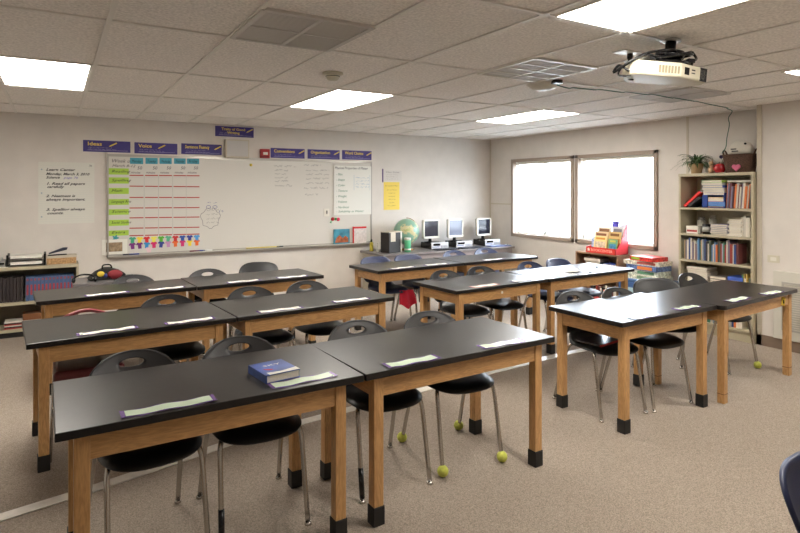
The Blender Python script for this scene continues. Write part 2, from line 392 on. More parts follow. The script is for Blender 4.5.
# ------------------------------------------------------------------ tables
def make_table(fl, fr, depth, label, boots=True, round_c=False):
    (x0, y0), (x1, y1) = fl, fr; L = math.hypot(x1-x0, y1-y0); a = math.atan2(y1-y0, x1-x0)
    t = thing('science_table', label, 'table', (x0, y0, 0), a, 'black-topped oak science tables')
    H = .76; th = .034
    if round_c:
        r = .045; poly = []
        for cx, cy, a0 in ((r, r, 180), (L-r, r, 270), (L-r, depth-r, 0), (r, depth-r, 90)):
            for k in range(5): poly.append((cx+r*math.cos(R(a0+k*22.5)), cy+r*math.sin(R(a0+k*22.5))))
        MB().prism(poly, H-th, H).build('tabletop', TOP, t, bevel=.004)
    else: MB().box(0, L, 0, depth, H-th, H).build('tabletop', TOP, t, bevel=.004)
    lw = .057; xi = .064; xr = L-.085; yi = .03; yr = depth-.03
    for (lx, ly) in ((xi, yi), (xr-lw, yi), (xi, yr-lw), (xr-lw, yr-lw)):
        lg = MB().box(lx, lx+lw, ly, ly+lw, FZ if not boots else FZ+.012, H-th).build('leg', WZ, t, bevel=.003)
        if boots: MB().box(lx-.005, lx+lw+.005, ly-.005, ly+lw+.005, FZ, .060).build('rubber_boot', BLACK, lg, bevel=.004)
        else: MB().box(lx-.0015, lx+lw+.0015, ly-.0015, ly+lw+.0015, .035, .04).build('leg_ring', mat('dark_oak', (110,74,40), .5), lg)
    ah = .105
    for nm, bx, m in (('apron', (xi+lw, xr-lw, yi+.008, yi+.028), WX), ('apron', (xi+lw, xr-lw, yr-.028, yr-.008), WX)):
        MB().box(*bx, H-th-ah, H-th).build(nm, m, t)
    WY = wood('oak_along_y', (7, 1.0, 7))
    for xx in (xi+.006, xr-.026): MB().box(xx, xx+.02, yi+lw, yr-lw, H-th-ah, H-th).build('apron', WY, t)
    return t
TB = {
 'r1a': ((0,2.515),(1.322,2.545),.70,'black-topped oak table in the front left row, nearest the camera, with the blue textbook'),
 'r1b': ((1.332,2.545),(2.695,2.608),.69,'black-topped oak table in the front left row, right of the one with the textbook'),
 'r2a': ((-.145,4.05),(1.130,4.179),.75,'black-topped oak table in the second left row, at the left end by the maroon chair'),
 'r2b': ((1.141,4.179),(2.52,4.324),.69,'black-topped oak table in the second left row, at the right end'),
 'r3a': ((-.131,5.574),(1.160,5.690),.63,'black-topped oak table in the rear left row, beside the beige shelf and tote bag'),
 'r3b': ((1.171,5.693),(2.504,5.799),.67,'black-topped oak table in the rear left row, right half under the whiteboard'),
 'r4a': ((3.155,5.704),(4.442,5.826),.66,'black-topped oak table in front of the globe, left half of the computer row'),
 'r4b': ((4.453,5.826),(5.76,5.89),.67,'black-topped oak table in front of the monitors, right half of the computer row'),
 'r5a': ((3.143,4.21),(4.386,4.316),.67,'black-topped oak table in the middle right row, left half'),
 'r5b': ((4.397,4.316),(5.845,4.40),.66,'black-topped oak table in the middle right row, bright end beside the book display'),
 'r6a': ((3.372,2.607),(4.535,2.632),.69,'black-topped oak table in the front right row, left half with rubber-booted legs'),
 'r6b': ((4.546,2.579),(5.968,2.699),.68,'black-topped oak table in the front right row, bare wooden feet and yellow tag')}
TBL = {}
for row in '123456':
    ks = ('r%sa' % row, 'r%sb' % row); (xa, ya), (xb, yb) = TB[ks[0]][0], TB[ks[1]][1]
    xm, ym, sl_ = (xa+xb)/2, (ya+yb)/2, (yb-ya)/(xb-xa)
    for k in ks:
        fl, fr, d, l = TB[k]; adj = lambda p: (p[0], p[1]-.3*sl_*(p[0]-xm)); TB[k] = (adj(fl), adj(fr), d, l)
for k, (fl, fr, d, l) in TB.items(): TBL[k] = make_table(fl, fr, d, l, boots=(k != 'r6b'), round_c=(k == 'r6b'))

# ------------------------------------------------------------------ shell chairs
def back_mesh(hole=True, W0=.232, ztop=.822):
    """rounded arch with an oval hand hole; ring grid from hole to outline, then bent and given thickness"""
    N = 48; zc = .765 if hole else .68
    out = []
    for k in range(N):
        a = 2*math.pi*k/N; ca, sa = math.cos(a), math.sin(a)
        if sa >= 0: p = 2.2 if hole else 3.4; zz = .16; zb = ztop-.16
        else: p = 5.0; zz = .155; zb = ztop-.16
        x = W0*math.copysign(abs(ca)**(2/p), ca); z = zb + zz*math.copysign(abs(sa)**(2/p), sa)
        if sa < 0: x *= 1-.12*(zb-z)/.155
        out.append((x, z))
    hol = []
    for x, z in out:
        a = math.atan2((z-zc)*1.6, x); rx, rz = (.062, .021) if hole else (.01, .01)
        hol.append((rx*math.cos(a), zc+rz*math.sin(a)))
    M_ = 7; mb = MB(); front = []; back = []
    def bend(x, z, off):
        zz = (z-.50)/.31
        y = .205 + .105*zz + .02*zz*zz - .9*x*x*(1-.25*zz) + off
        return (x, y, z)
    for side, off in ((front, 0), (back, .011)):
        for j in range(M_+1):
            t = j/M_; side.append([mb.bm.verts.new(bend(h[0]+(o[0]-h[0])*t, h[1]+(o[1]-h[1])*t, off+(-.006 if (side is front and j == M_) else 0))) for h, o in zip(hol, out)])
    def q(a, b, c, d):
        f = mb.bm.faces.new((a, b, c, d)); f.smooth = True
    for side in (front, back):
        for j in range(M_):
            for k in range(N): q(side[j][k], side[j][(k+1) % N], side[j+1][(k+1) % N], side[j+1][k])
    for k in range(N):
        q(front[M_][k], back[M_][k], back[M_][(k+1) % N], front[M_][(k+1) % N])
        if hole: q(front[0][k], back[0][k], back[0][(k+1) % N], front[0][(k+1) % N])
    if not hole:
        mb.bm.faces.new(front[0]); mb.bm.faces.new(back[0])
    return mb
def seat_mesh():
    N = 44; M_ = 8; mb = MB(); up = []; lo = []; cy = -.035
    for side, dz in ((up, 0), (lo, -.014)):
        c = None
        for j in range(1, M_+1):
            t = j/M_; ring = []
            for k in range(N):
                a = 2*math.pi*k/N; ca, sa = math.cos(a), math.sin(a); p = 3.2
                x = .228*t*math.copysign(abs(ca)**(2/p), ca); y = cy+.238*t*math.copysign(abs(sa)**(2/p), sa)
                if y > cy: x *= 1-.10*(y-cy)/.238
                z = .497 - .012*math.cos(x/.228*1.5) - .034*max(0, (t-.55)/.45)**2.4 * (1 if y < .1 else max(0, 1-(y-.1)/.06))
                if y > .10: z += .045*((y-.10)/.103)**1.8
                if y < -.12: z -= .010*((-.12-y)/.15)**2
                ring.append(mb.bm.verts.new((x, y, z+dz*(1 if j < M_ else .4))))
            side.append(ring)
    for side in (up, lo):
        mb.bm.faces.new(side[0]).smooth = True
        for j in range(M_-1):
            for k in range(N):
                f = mb.bm.faces.new((side[j][k], side[j][(k+1) % N], side[j+1][(k+1) % N], side[j+1][k])); f.smooth = True
    for k in range(N):
        f = mb.bm.faces.new((up[-1][k], lo[-1][k], lo[-1][(k+1) % N], up[-1][(k+1) % N])); f.smooth = True
    return mb
def leg_path(sx, sy):
    if sy < 0: return smooth_path([(sx*.216,-.266,-.026),(sx*.210,-.205,.31),(sx*.206,-.180,.410),(sx*.188,-.155,.448),(sx*.14,-.12,.460),(sx*.09,-.09,.463)], 4)
    return smooth_path([(sx*.226,.268,-.026),(sx*.212,.165,.31),(sx*.202,.130,.410),(sx*.184,.105,.448),(sx*.14,.08,.460),(sx*.09,.06,.463)], 4)
balm = mat('tennis_ball', (196,200,92), .9, noise=(40, .2, (1,1,1)), bump=(120, .5))
def make_chair(style):
    t = thing('shell_chair', '', 'chair')
    bm_, sm_ = {'grey': (GREYP, SEATP), 'black': (SEATP, SEATP), 'blacksolid': (SEATP, SEATP), 'navy': (NAVYP, mat('navy_seat', (28,34,60), .4)), 'navyhole': (NAVYP, NAVYP)}[style]
    back_mesh(style not in ('navy', 'blacksolid')).build('backrest', bm_, t); seat_mesh().build('seat', sm_, t)
    MB().box(-.12,.12,-.10,.07,.452,.470).box(-.03,.03,.05,.19,.458,.470).build('seat_frame', DARK, t)
    for sx in (-1, 1):
        for sy in (-1, 1):
            lg = MB().tube(leg_path(sx, sy), .013, 10).build('leg', CHROME, t)
            p = leg_path(sx, sy)[0]
            MB().lathe([(.013,0),(.018,.002),(.018,.010),(.014,.018)], (p.x, p.y, FZ), 12).build('glide', CHROME if True else DARK, lg)
    return t
protos = {k: make_chair(k) for k in ('grey', 'black', 'blacksolid', 'navy', 'navyhole')}
used = set()
def put_chair(style, x, y, rz, label, group, balls=(), sleeve=None):
    if style not in used: o = protos[style]; used.add(style)
    else: o = copy_tree(protos[style])
    o.location = (x, y, 0); o.rotation_euler = (0, 0, R(rz)); o['label'] = label; o['group'] = group
    legs = [c for c in o.children if c.name.startswith('leg')]
    def by(sx, sy):
        for l in legs:
            c = sum((Vector(v.co) for v in l.data.vertices[:10]), Vector())/10
            if c.x*sx > 0 and c.y*sy > 0: return l
    for (sx, sy) in balls:
        l = by(sx, sy); p = leg_path(sx, sy)[0]
        MB().ball((p.x, p.y, FZ+.034), .034).build('tennis_ball', balm, l)['label'] = 'yellow-green tennis ball on the foot'
    if sleeve:
        l = by(*sleeve); P = leg_path(*sleeve)
        MB().tube([P[0]+(P[4]-P[0])*.04, P[0]+(P[4]-P[0])*.5], .015, 10).build('leg_sleeve', DARK, l)['label'] = 'black sleeve on the leg'
    return o
G = {1: 'chairs at the front left tables', 2: 'chairs at the second left row', 3: 'chairs at the rear left row', 4: 'blue chairs at the computer row', 5: 'chairs at the middle right row', 6: 'chairs at the front right tables'}
put_chair('grey', .385, 3.05, 6, 'charcoal plastic chair behind the lone name strip at the front table left end', G[1])
put_chair('grey', .91, 3.05, -2, 'charcoal plastic chair behind the blue textbook at the front table', G[1], sleeve=(-1,-1))
put_chair('grey', 1.68, 3.07, -3, 'charcoal plastic chair just right of the front tables\' seam', G[1], sleeve=(-1,-1))
put_chair('grey', 2.235, 3.07, -5, 'charcoal plastic chair with tennis balls on its feet, front table right end', G[1], balls=((-1,-1),(1,-1),(1,1),(-1,1)))
put_chair('grey', .78, 4.72, -2, 'charcoal plastic chair in the second left row, next to the maroon chair', G[2])
put_chair('grey', 1.50, 4.76, 3, 'charcoal plastic chair in the second left row, just right of the seam', G[2])
put_chair('grey', 2.05, 4.82, 2, 'charcoal plastic chair at the right end of the second left row', G[2])
put_chair('grey', .69, 6.08, 2, 'charcoal plastic chair in the rear left row, next to the tote bag', G[3])
put_chair('grey', 1.42, 6.15, -2, 'charcoal plastic chair in the rear left row, right of the seam', G[3])
put_chair('blacksolid', 1.96, 6.46, -26, 'turned dark chair with a solid back in the rear left row', G[3])
put_chair('navy', 3.55, 6.24, 0, 'navy solid-backed chair at the left end of the computer row, before the black box', G[4])
put_chair('navy', 4.07, 6.27, 2, 'navy solid-backed chair in the computer row, in front of the globe', G[4])
put_chair('navyhole', 4.89, 6.35, 0, 'blue chair with hand hole in front of the middle monitor', G[4])
put_chair('navyhole', 5.50, 6.42, -4, 'blue chair with hand hole at the right end of the computer row', G[4])
put_chair('black', 3.59, 4.74, 2, 'black plastic chair at the left end of the middle right row', G[5])
put_chair('black', 4.11, 4.80, -2, 'black plastic chair in the middle right row left of the seam', G[5])
put_chair('navyhole', 4.89, 4.83, 0, 'dark blue chair with hand hole in the middle right row, right of the seam', G[5])
put_chair('navy', 5.43, 4.88, 4, 'navy solid-backed chair at the right end of the middle right row', G[5])
put_chair('black', 3.725, 3.115, -8, 'black plastic chair with a red-edged folder on its seat', G[6])
put_chair('black', 4.21, 3.05, -4, 'black plastic chair in the front right row, beside the chair with the folder', G[6])
put_chair('blacksolid', 4.84, 3.27, -36, 'turned black chair in front of the blue tub and stacked games', G[6])
put_chair('black', 5.62, 3.26, -4, 'black chair with one tennis-ball foot in front of the tall bookcase', G[6], balls=((1,-1),))
put_chair('navy', 2.18, .645, 0, 'dark blue chair cut off at the lower right corner', 'chair near the camera').scale = (1, 1, .95)
# maroon chair with slatted back
t = thing('slatted_chair', 'maroon vinyl chair with grey slatted back in the second left row', 'chair', (.20, 4.49, 0), 0)
MB().box(-.21,.21,-.22,.34,.435,.515).build('seat', MAROON, t, bevel=.028, seg=4)
ar = [(-.20+.4*k/12, .70+.075*math.sin(math.pi*k/12)) for k in range(13)]
MB().tube([(x_, .445-.5*x_*x_, z_) for x_, z_ in ar], .014, 10).build('top_rail', mat('rose_vinyl', (150,72,76), .35), t)
sl = MB()
for k in range(5): xx = -.16+.08*k; sl.prism([(xx-.018,.405-.5*xx*xx),(xx+.018,.405-.5*xx*xx),(xx+.018,.415-.5*xx*xx),(xx-.018,.415-.5*xx*xx)], .44, .72)
sl.build('back_slats', mat('grey_slat', (120,112,108), .5), t)
for sx in (-1, 1):
    for sy in (-1, 1):
        if sy < 0: P = [(sx*.225,-.24,FZ),(sx*.205,-.2,.44)]
        else: P = smooth_path([(sx*.22,.42,FZ),(sx*.2,.37,.44),(sx*.2,.39,.6),(sx*.2,.42,.70)], 4)
        MB().tube(P, .011, 10).build('leg', CHROME, t)

# ------------------------------------------------------------------ name strips on the tables
lam = mat('laminated_green', (208,226,202), .22); lamp = mat('laminated_purple', (112,84,150), .25)
def name_strip(key, u0, L, label, yv=.055, rz=0, w_=.082, c=lam, b=lamp):
    tb = TBL[key]; t = thing('name_strip', label, 'name strip', group='laminated name strips on the tables')
    t.matrix_world = tb.matrix_basis @ T(u0, yv, .7605) @ RZ(R(rz))
    t.location, t.rotation_euler = t.matrix_world.to_translation(), t.matrix_world.to_euler()
    n = 14
    def sheet(x0, x1, y0, y1, z0, th, name, m):
        mb = MB(); rows = []
        for i in range(n+1):
            x_ = x0+(x1-x0)*i/n; zz = z0+.0022*(1+math.sin(i*.9+u0*9))
            e = .0035*math.sin(i*2.3+u0*5) if name == 'border' else 0
            rows.append([mb.bm.verts.new(p) for p in ((x_, y0-e, zz), (x_, y1+e, zz), (x_, y1+e, zz+th), (x_, y0-e, zz+th))])
        for a, b_ in zip(rows, rows[1:]):
            for k in range(4): mb.bm.faces.new((a[k], a[(k+1) % 4], b_[(k+1) % 4], b_[k]))
        mb.bm.faces.new(rows[0]); mb.bm.faces.new(rows[-1]); return mb.build(name, m, t)
    sheet(0, L, -w_/2, w_/2, 0, .001, 'border', b)
    sheet(.018, L-.018, -w_/2+.009, w_/2-.009, .0008, .0012, 'card', c)
    return t
S = [('r1a',.23,.38,'laminated green and purple name strip alone on the front table\'s left part'),('r1a',.86,.34,'laminated name strip under the edge of the blue textbook'),
 ('r1b',.15,.33,'laminated name strip right of the seam on the front right half table'),('r1b',.80,.33,'laminated wavy name strip near the front table\'s right corner'),
 ('r2a',.27,.36,'name strip at the left end of the second left row'),('r2a',.80,.34,'name strip left of the seam on the second left row'),
 ('r2b',.17,.36,'name strip right of the seam on the second left row'),('r2b',.82,.34,'name strip near the right corner of the second left row'),
 ('r3a',.36,.36,'name strip at the left end of the rear left row'),('r3a',.86,.34,'name strip left of the seam on the rear left row'),
 ('r3b',.30,.34,'name strip right of the seam on the rear left row'),('r3b',.82,.34,'name strip near the right end of the rear left row'),
 ('r4a',.20,.36,'name strip at the left end of the computer row'),('r4a',.72,.36,'name strip left of the seam on the computer row'),
 ('r4b',.36,.36,'name strip in the glare right of the seam on the computer row'),
 ('r5a',.24,.34,'white name strip with red print on the middle right row, left end'),('r5a',.80,.34,'name strip left of the seam on the middle right row'),
 ('r5b',.18,.32,'name strip right of the seam on the middle right row'),
 ('r6a',.16,.30,'name strip on the front right table over the red-edged folder'),('r6a',.72,.30,'name strip left of the seam on the front right table'),
 ('r6b',.22,.32,'name strip right of the seam on the front right table'),('r6b',.80,.32,'name strip nearest the yellow tag on the front right table')]
redp = mat('red_print_strip', (206,90,96), .4)
for i, (k, u, L, l) in enumerate(S):
    name_strip(k, u, L, l, yv=.065+.01*math.sin(i*2), rz=2.5*math.sin(i*1.7), c=(PAPER if k[1] in '2345' else lam), b=redp if 'red print' in l else lamp)
# crumpled sheet in the glare on the middle right row
t = TBL['r5b']; cs = MB()
g_ = [[cs.bm.verts.new((.05*i+rnd.uniform(-.008,.008), .045*j+rnd.uniform(-.008,.008), rnd.uniform(.004,.04) if 0 < i < 4 and 0 < j < 4 else rnd.uniform(.001,.014))) for j in range(5)] for i in range(5)]
for i in range(4):
    for j in range(4): cs.bm.faces.new((g_[i][j], g_[i+1][j], g_[i+1][j+1], g_[i][j+1]))
o = cs.build('crumpled_paper', PAPER); o.matrix_world = t.matrix_basis @ T(.52, .16, .761); so_ = o.modifiers.new('s', 'SOLIDIFY'); so_.thickness = .001
tag(o, 'crumpled white paper in the glare on the middle right row', 'paper')
for u, v_, l in ((.72, .06, 'small black clip at the bright table\'s front edge'), (1.14, .30, 'small dark eraser at the bright table\'s far right end')):
    o = MB().box(0, .05, 0, .02, 0, .012).build('eraser' if 'eraser' in l else 'binder_clip', DARK, bevel=.003); o.matrix_world = t.matrix_basis @ T(u, v_, .7605)
    tag(o, l, 'eraser' if 'eraser' in l else 'clip')
# round white sticker on the middle right apron, yellow tag on the front right table
o = MB().lathe([(.014,0),(.014,.002)], axis='Y').build('round_sticker', PAPER); o.matrix_world = TBL['r5a'].matrix_basis @ T(.62, .034, .68)
tag(o, 'round white sticker on the middle right table\'s apron', 'sticker')
t = thing('yellow_tag', 'yellow paper tag hanging at the front right table\'s corner', 'tag')
t.matrix_world = TBL['r6b'].matrix_basis @ T(1.16, .034, .66)
MB().box(-.03,.035,-.004,-.001,-.03,.045, RY(R(14))).build('paper_tag', mat('yellow_paper', (240,204,60), .6), t); MB().tube([(0,-.006,.02),(0,-.006,-.012)], .006, 8).build('hook', DARK, t)
# blue textbook
t = thing('textbook', 'thick blue textbook with a worn cover on the front table', 'book')
t.matrix_world = TBL['r1a'].matrix_basis @ T(.865, .125, .7605) @ RZ(R(6)) @ Matrix.Diagonal((.86,.78,.9,1))
cov = mat('blue_cover', (58,86,160), .3, noise=(6, .45, (1,1,1)))
MB().box(.006, .20, .008, .262, .003, .040).build('page_block', PAGES, t)
cv = MB(); cv.box(0, .205, 0, .27, 0, .003); cv.box(0, .205, .0, .27, .040, .044); cv.box(0, .205, .262, .27, 0, .044)
cv.box(-.004, .002, 0, .27, 0, .044)
cv.build('cover', cov, t)
pr = MB(); M_ = T(.03, .17, .0446) @ RX(R(-90)); add_text(pr, 'SKY', .02, 0.0, .028, M_, width=.11); pr.build('title', PAPER, t)
pr = MB(); pr.prism([(.03,.13),(.08,.10),(.06,.085),(.09,.07),(.05,.09),(.035,.11)], .0442, .0448); pr.build('cover_picture', RED, t)
MB().prism([(.205,.0),(.14,.0),(.02,.0),(.02,.05),(.10,.035),(.205,.06)], .0442, .0447).build('worn_patch', PAPER, t)
# red-edged folder on the chair seat
o = MB().box(-.14,.13,-.12,.10,0,.012).build('folder', mat('black_folder', (40,30,32), .3), bevel=.002); o.location = (3.68, 3.10, .488); o.rotation_euler = (R(0),0,R(8))
MB().box(-.145,.135,-.124,-.118,-.001,.014).build('folder_edge', RED, o)['label'] = 'red edge'
tag(o, 'black folder with a red edge lying on the chair seat', 'folder')

# ------------------------------------------------------------------ whiteboard and what hangs on the back wall
YW = BY
board = thing('whiteboard', 'long white dry-erase board with aluminium frame and tray', 'whiteboard', (.587, YW, .82))
BL, BH = 3.915, 1.325
MB().box(0, BL, -.018, 0, 0, BH).build('panel', mat('whiteboard_enamel', (214,210,202), .16, spec=.6), board)
f = MB()
for bx in ((0, BL, 0, .02), (0, BL, BH-.022, BH+.012), (0, .02, 0, BH), (BL-.02, BL, 0, BH)): f.box(bx[0], bx[1], -.03, 0, bx[2], bx[3])
f.build('frame', ALU, board)
MB().box(0, BL, -.09, -.018, -.022, .004).build('marker_tray', ALU, board, bevel=.004)
def bw(x, y=None, z=0): return x-.587, 0, z-.82
def onboard(z_off=-.0195): return T(0, z_off, 0)
MBD = T(0, -.0190, 0)
# grid chart drawn on the board: header cards, green row labels, red lines
chart = MB(); XS = [1.165+.372*i for i in range(6)]
xs = [1.16, 1.525, 1.885, 2.24, 2.585]; xe = [1.49, 1.85, 2.205, 2.55, 2.89]
def X_(px, py): # a pixel of the photograph on the wall plane -> board-local x, z
    u = (px-400)/575; D = 8.4/(math.cos(R(31))-u*math.sin(R(31)))
    return D*(math.sin(R(31))+u*math.cos(R(31)))-.587, 1.68-(py-190.3)*D/575-.82
redline = [(175.6,), (186.2,), (197.6,), (208.2,), (217.6,), (228.0,), (235.6,)]
cx = [(129.5,143.5),(145,158),(159,172),(173.5,186),(186.5,199.5)]
yr = [(175.3,175.8),(186.1,186.8),(197.4,197.5),(208.0,207.6),(217.9,217.0),(228.2,227.2),(235.7,234.0)]
for (ya, yb) in yr:
    for (xa, xb) in cx:
        f0, f1 = (xa-129.5)/70, (xb-129.5)/70
        p = X_(xa, ya+(yb-ya)*f0); q = X_(xb, ya+(yb-ya)*f1)
        chart = MB(); chart.prism([(p[0], p[1]-.007), (q[0], q[1]-.007), (q[0], q[1]+.007), (p[0], p[1]+.007)], -.0195, -.018, 'XZ')
        chart.build('red_line', mat('red_tape', (176,58,50), .6), board)
vl_ = MB()
for xa in (144.2, 158.5, 172.7, 186.2):
    p = X_(xa, 176); q = X_(xa, 235); vl_.prism([(p[0]-.0015, p[1]), (p[0]+.0015, p[1]), (q[0]+.0015, q[1]), (q[0]-.0015, q[1])], -.0188, -.018, 'XZ')
vl_.build('pencil_line', mat('grey_line', (160,156,150), .6), board)
tx = MB()
days = ['Monday', 'Tuesday', 'Wednesday', 'Thursday', 'Friday']
for i, ((xa, xb), dname) in enumerate(zip(cx, days)):
    p = X_(xa+.5, 163.8); q = X_(xb-.3, 158.6)
    hd = MB().box(p[0], q[0], -.0205, -.018, p[1], q[1]+.008).build('day_card', mat('teal_card', (70,158,178), .6), board)
    hm = MB(); add_text(hm, dname, p[0]+.02, p[1]+.018, .038, T(0,-.0215,0), shear=.25, width=(q[0]-p[0])-.04); hm.build('writing', INK, hd)
    tx = MB(); a = X_(xa+1, 168.2); add_text(tx, '50', a[0]+.08, a[1]-.015, .042, MBD, shear=.2); tx.build('number_writing', mat('marker_black', (62,60,66), .6), board); tx = MB()
    a = X_(xa+1, 172.6); add_text(tx, 'minutes', a[0], a[1]-.012, .032, MBD, shear=.3, width=(q[0]-p[0])*.75); tx.build('column_writing', mat('marker_black', (62,60,66), .6), board)
tx = MB(); a = X_(111, 162.3); add_text(tx, 'Week of', a[0], a[1], .045, MBD, shear=.3, width=.26)
a = X_(112, 166.8); add_text(tx, 'March 8-12', a[0], a[1], .034, MBD, shear=.3, width=.28)
tx.build('board_writing', mat('marker_black', (62,60,66), .6), board)
rows = [('Reading',168.5,174.5),('Spelling',177.5,183.5),('Math',188,194),('Language Arts',199,205),('Science',209,215),('Social Studies',219.5,226),('Extra',230,236)]
for nm, ya, yb in rows:
    p = X_(108.6, yb); q = X_(128.8, ya)
    hd = MB().box(p[0], q[0], -.0205, -.018, p[1], q[1]).build('subject_card', mat('lime_card', (168,204,72), .6), board)
    hm = MB(); add_text(hm, nm, p[0]+.03, p[1]+.028, .034, T(0,-.0215,0), shear=.3, width=min(.24, .033*len(nm))); hm.build('writing', INK, hd)
# drawings and faint notes
dr = MB()
def ring(mb, cx_, cz_, rx, rz, n=26, r=.003, wob=.12):
    pts = [(cx_+rx*(1+wob*math.sin(5*a))*math.cos(a), cz_+rz*(1+wob*math.sin(7*a))*math.sin(a)) for a in (2*math.pi*k/n for k in range(n+1))]
    for a, b in zip(pts, pts[1:]):
        d = Vector((b[0]-a[0], 0, b[1]-a[1])); nn = Vector((-d.z, 0, d.x)).normalized()*r
        mb.bm.faces.new([mb.bm.verts.new(MBD @ p) for p in (Vector((a[0],0,a[1]))+nn, Vector((a[0],0,a[1]))-nn, Vector((b[0],0,b[1]))-nn, Vector((b[0],0,b[1]))+nn)])
a = X_(210.5, 218); ring(dr, a[0], a[1], .13, .14)
for k in range(4): b = X_(205, 211+k*4.2); scribble(dr, b[0]+.02, b[0]+.2, b[1], .025, MBD, r=.0015)
dr.build('cloud_drawing', mat('marker_grey', (120,118,116), .6), board)
dr = MB(); a = X_(208.5, 207); ring(dr, a[0], a[1], .03, .02, wob=0); a = X_(215, 207); ring(dr, a[0], a[1], .03, .02, wob=0)
a = X_(207, 203.5); scribble(dr, a[0], a[0]+.06, a[1], .02, MBD); a = X_(213.5, 203.5); scribble(dr, a[0], a[0]+.06, a[1], .02, MBD)
a = X_(219, 213); scribble(dr, a[0], a[0]+.06, a[1], .05, MBD)
dr.build('blue_drawing', mat('marker_blue', (70,84,140), .6), board)
nt_ = MB()
for (xa, xb, ys) in ((274, 296, [166]), (275, 288, [170, 174, 178, 181]), (275, 292, [185.5]), (304, 321, [165]), (306, 329, [170, 174, 178.5, 183]), (304, 328, [188]), (305, 318, [194.5])):
    for yy in ys:
        nt_ = MB(); a = X_(xa, yy+1); b = X_(xb, yy); scribble(nt_, a[0], b[0], a[1], .032, MBD, r=.0022, step=.03)
        nt_.build('faint_notes', mat('faint_marker', (120,118,118), .6), board)
# things resting on or stuck to the board
def wallthing(name, label, cat, px, py, group=None, y=-.0195):
    a = X_(px, py); return thing(name, label, cat, (a[0]+.587, YW+y, a[1]+.82), group=group)
shirt_p = [(-.5,.2),(-.3,.42),(-.14,.42),(0,.34),(.14,.42),(.3,.42),(.5,.2),(.36,.06),(.26,.16),(.24,-.42),(-.24,-.42),(-.26,.16),(-.36,.06)]
up_c = [('mint green',(70,170,130)),('yellow',(240,214,60)),('red',(214,44,44)),('pale yellow',(236,224,90)),('green',(90,176,50)),('sea green',(90,180,140)),('red',(206,50,50)),('blue',(52,84,168)),('navy blue',(50,60,150)),('sky blue',(86,160,220))]
lo_c = [('purple',(128,50,130)),('purple',(120,48,124)),('sky blue',(60,150,210)),('magenta',(214,44,110)),('dark blue',(56,70,150)),('lilac',(200,140,190)),('orange',(232,110,50)),('magenta',(216,50,120)),('yellow',(240,210,60)),('orange',(232,120,50))]
sp = {}
for row, cs_ in (('upper', up_c), ('lower', lo_c)):
    for i, (cn, rgb) in enumerate(cs_):
        px = 132.5+i*7.15; py = (240.2-i*.25) if row == 'upper' else (246.0-i*.38)
        mb = MB().prism([(x_*.088, z_*.098) for x_, z_ in shirt_p], -.0016, 0, 'XZ')
        o = mb.build('paper_shirt', mat('shirt_%s' % cn.replace(' ', '_')+str(rgb[0]), rgb, .6)); a = X_(px, py)
        o.location = (a[0]+.587, YW-.0185, a[1]+.82); o.rotation_euler = (0, R(rnd.uniform(-7, 7)), 0)
        tag(o, '%s paper shirt, %s from the left in the %s row on the board' % (cn, ORD[i], row), 'paper cutout', 'paper shirts under the weekly chart')
o = MB().prism([(x_*.10, z_*.11) for x_, z_ in shirt_p], -.0016, 0, 'XZ').build('paper_shirt', colour((226,196,200))); a = X_(149, 250.5)
o.location = (a[0]+.587, YW-.0185, a[1]+.82); tag(o, 'pale pink paper shirt alone below the two rows on the board', 'paper cutout', 'paper shirts under the weekly chart')
t = wallthing('photo_card', 'small white-bordered photo at the board\'s lower left corner', 'photo', 114.8, 247)
MB().box(-.15,.15,-.003,0,-.1,.1).build('card', PAPER, t); MB().box(-.1,.09,-.004,-.003,-.06,.06).build('picture', mat('sepia_photo', (150,128,100), .6, noise=(22,.4,(1,1,1))), t)
t = wallthing('flower_magnet', 'small teal flower cutout above the photo on the board', 'magnet', 115.5, 238)
pf = []
for k in range(30): a_ = 2*math.pi*k/30; r_ = .032*(1+.35*math.cos(5*a_)); pf.append((r_*math.cos(a_), r_*math.sin(a_)))
MB().prism(pf, -.002, 0, 'XZ').build('petals', colour((60,150,160)), t); MB().box(-.004,.004,-.002,0,-.07,-.02).build('stem', colour((50,130,70)), t)
for px, py, rgb, l, r_ in ((251,165,(214,190,70),'small yellow round magnet near the board\'s top edge',.022),(332.8,219,(170,34,34),'dark red round magnet in the cluster beside the green one',.03),
    (335.6,219,(60,160,80),'green round magnet between the two red ones',.024),(338.2,219.3,(220,50,90),'pink-red round magnet, right one of the cluster',.03),(331,222,(150,200,160),'pale green magnet below the dark red one',.02)):
    a = X_(px, py); o = MB().lathe([(r_,0),(r_*.9,-.012),(r_*.3,-.014)], axis='Y').build('magnet', colour(rgb, .35)); o.location = (a[0]+.587, YW-.0185, a[1]+.82); tag(o, l, 'magnet')
t = wallthing('hook_magnet', 'small white magnetic hook with a key on the board', 'hook', 326.5, 212.5)
MB().box(-.045,.045,-.006,0,-.06,.06).build('plate', WHITEP, t); MB().tube([(0,-.012,.03),(0,-.02,.0),(0,-.012,-.02)], .008, 8).build('hook', DARK, t)
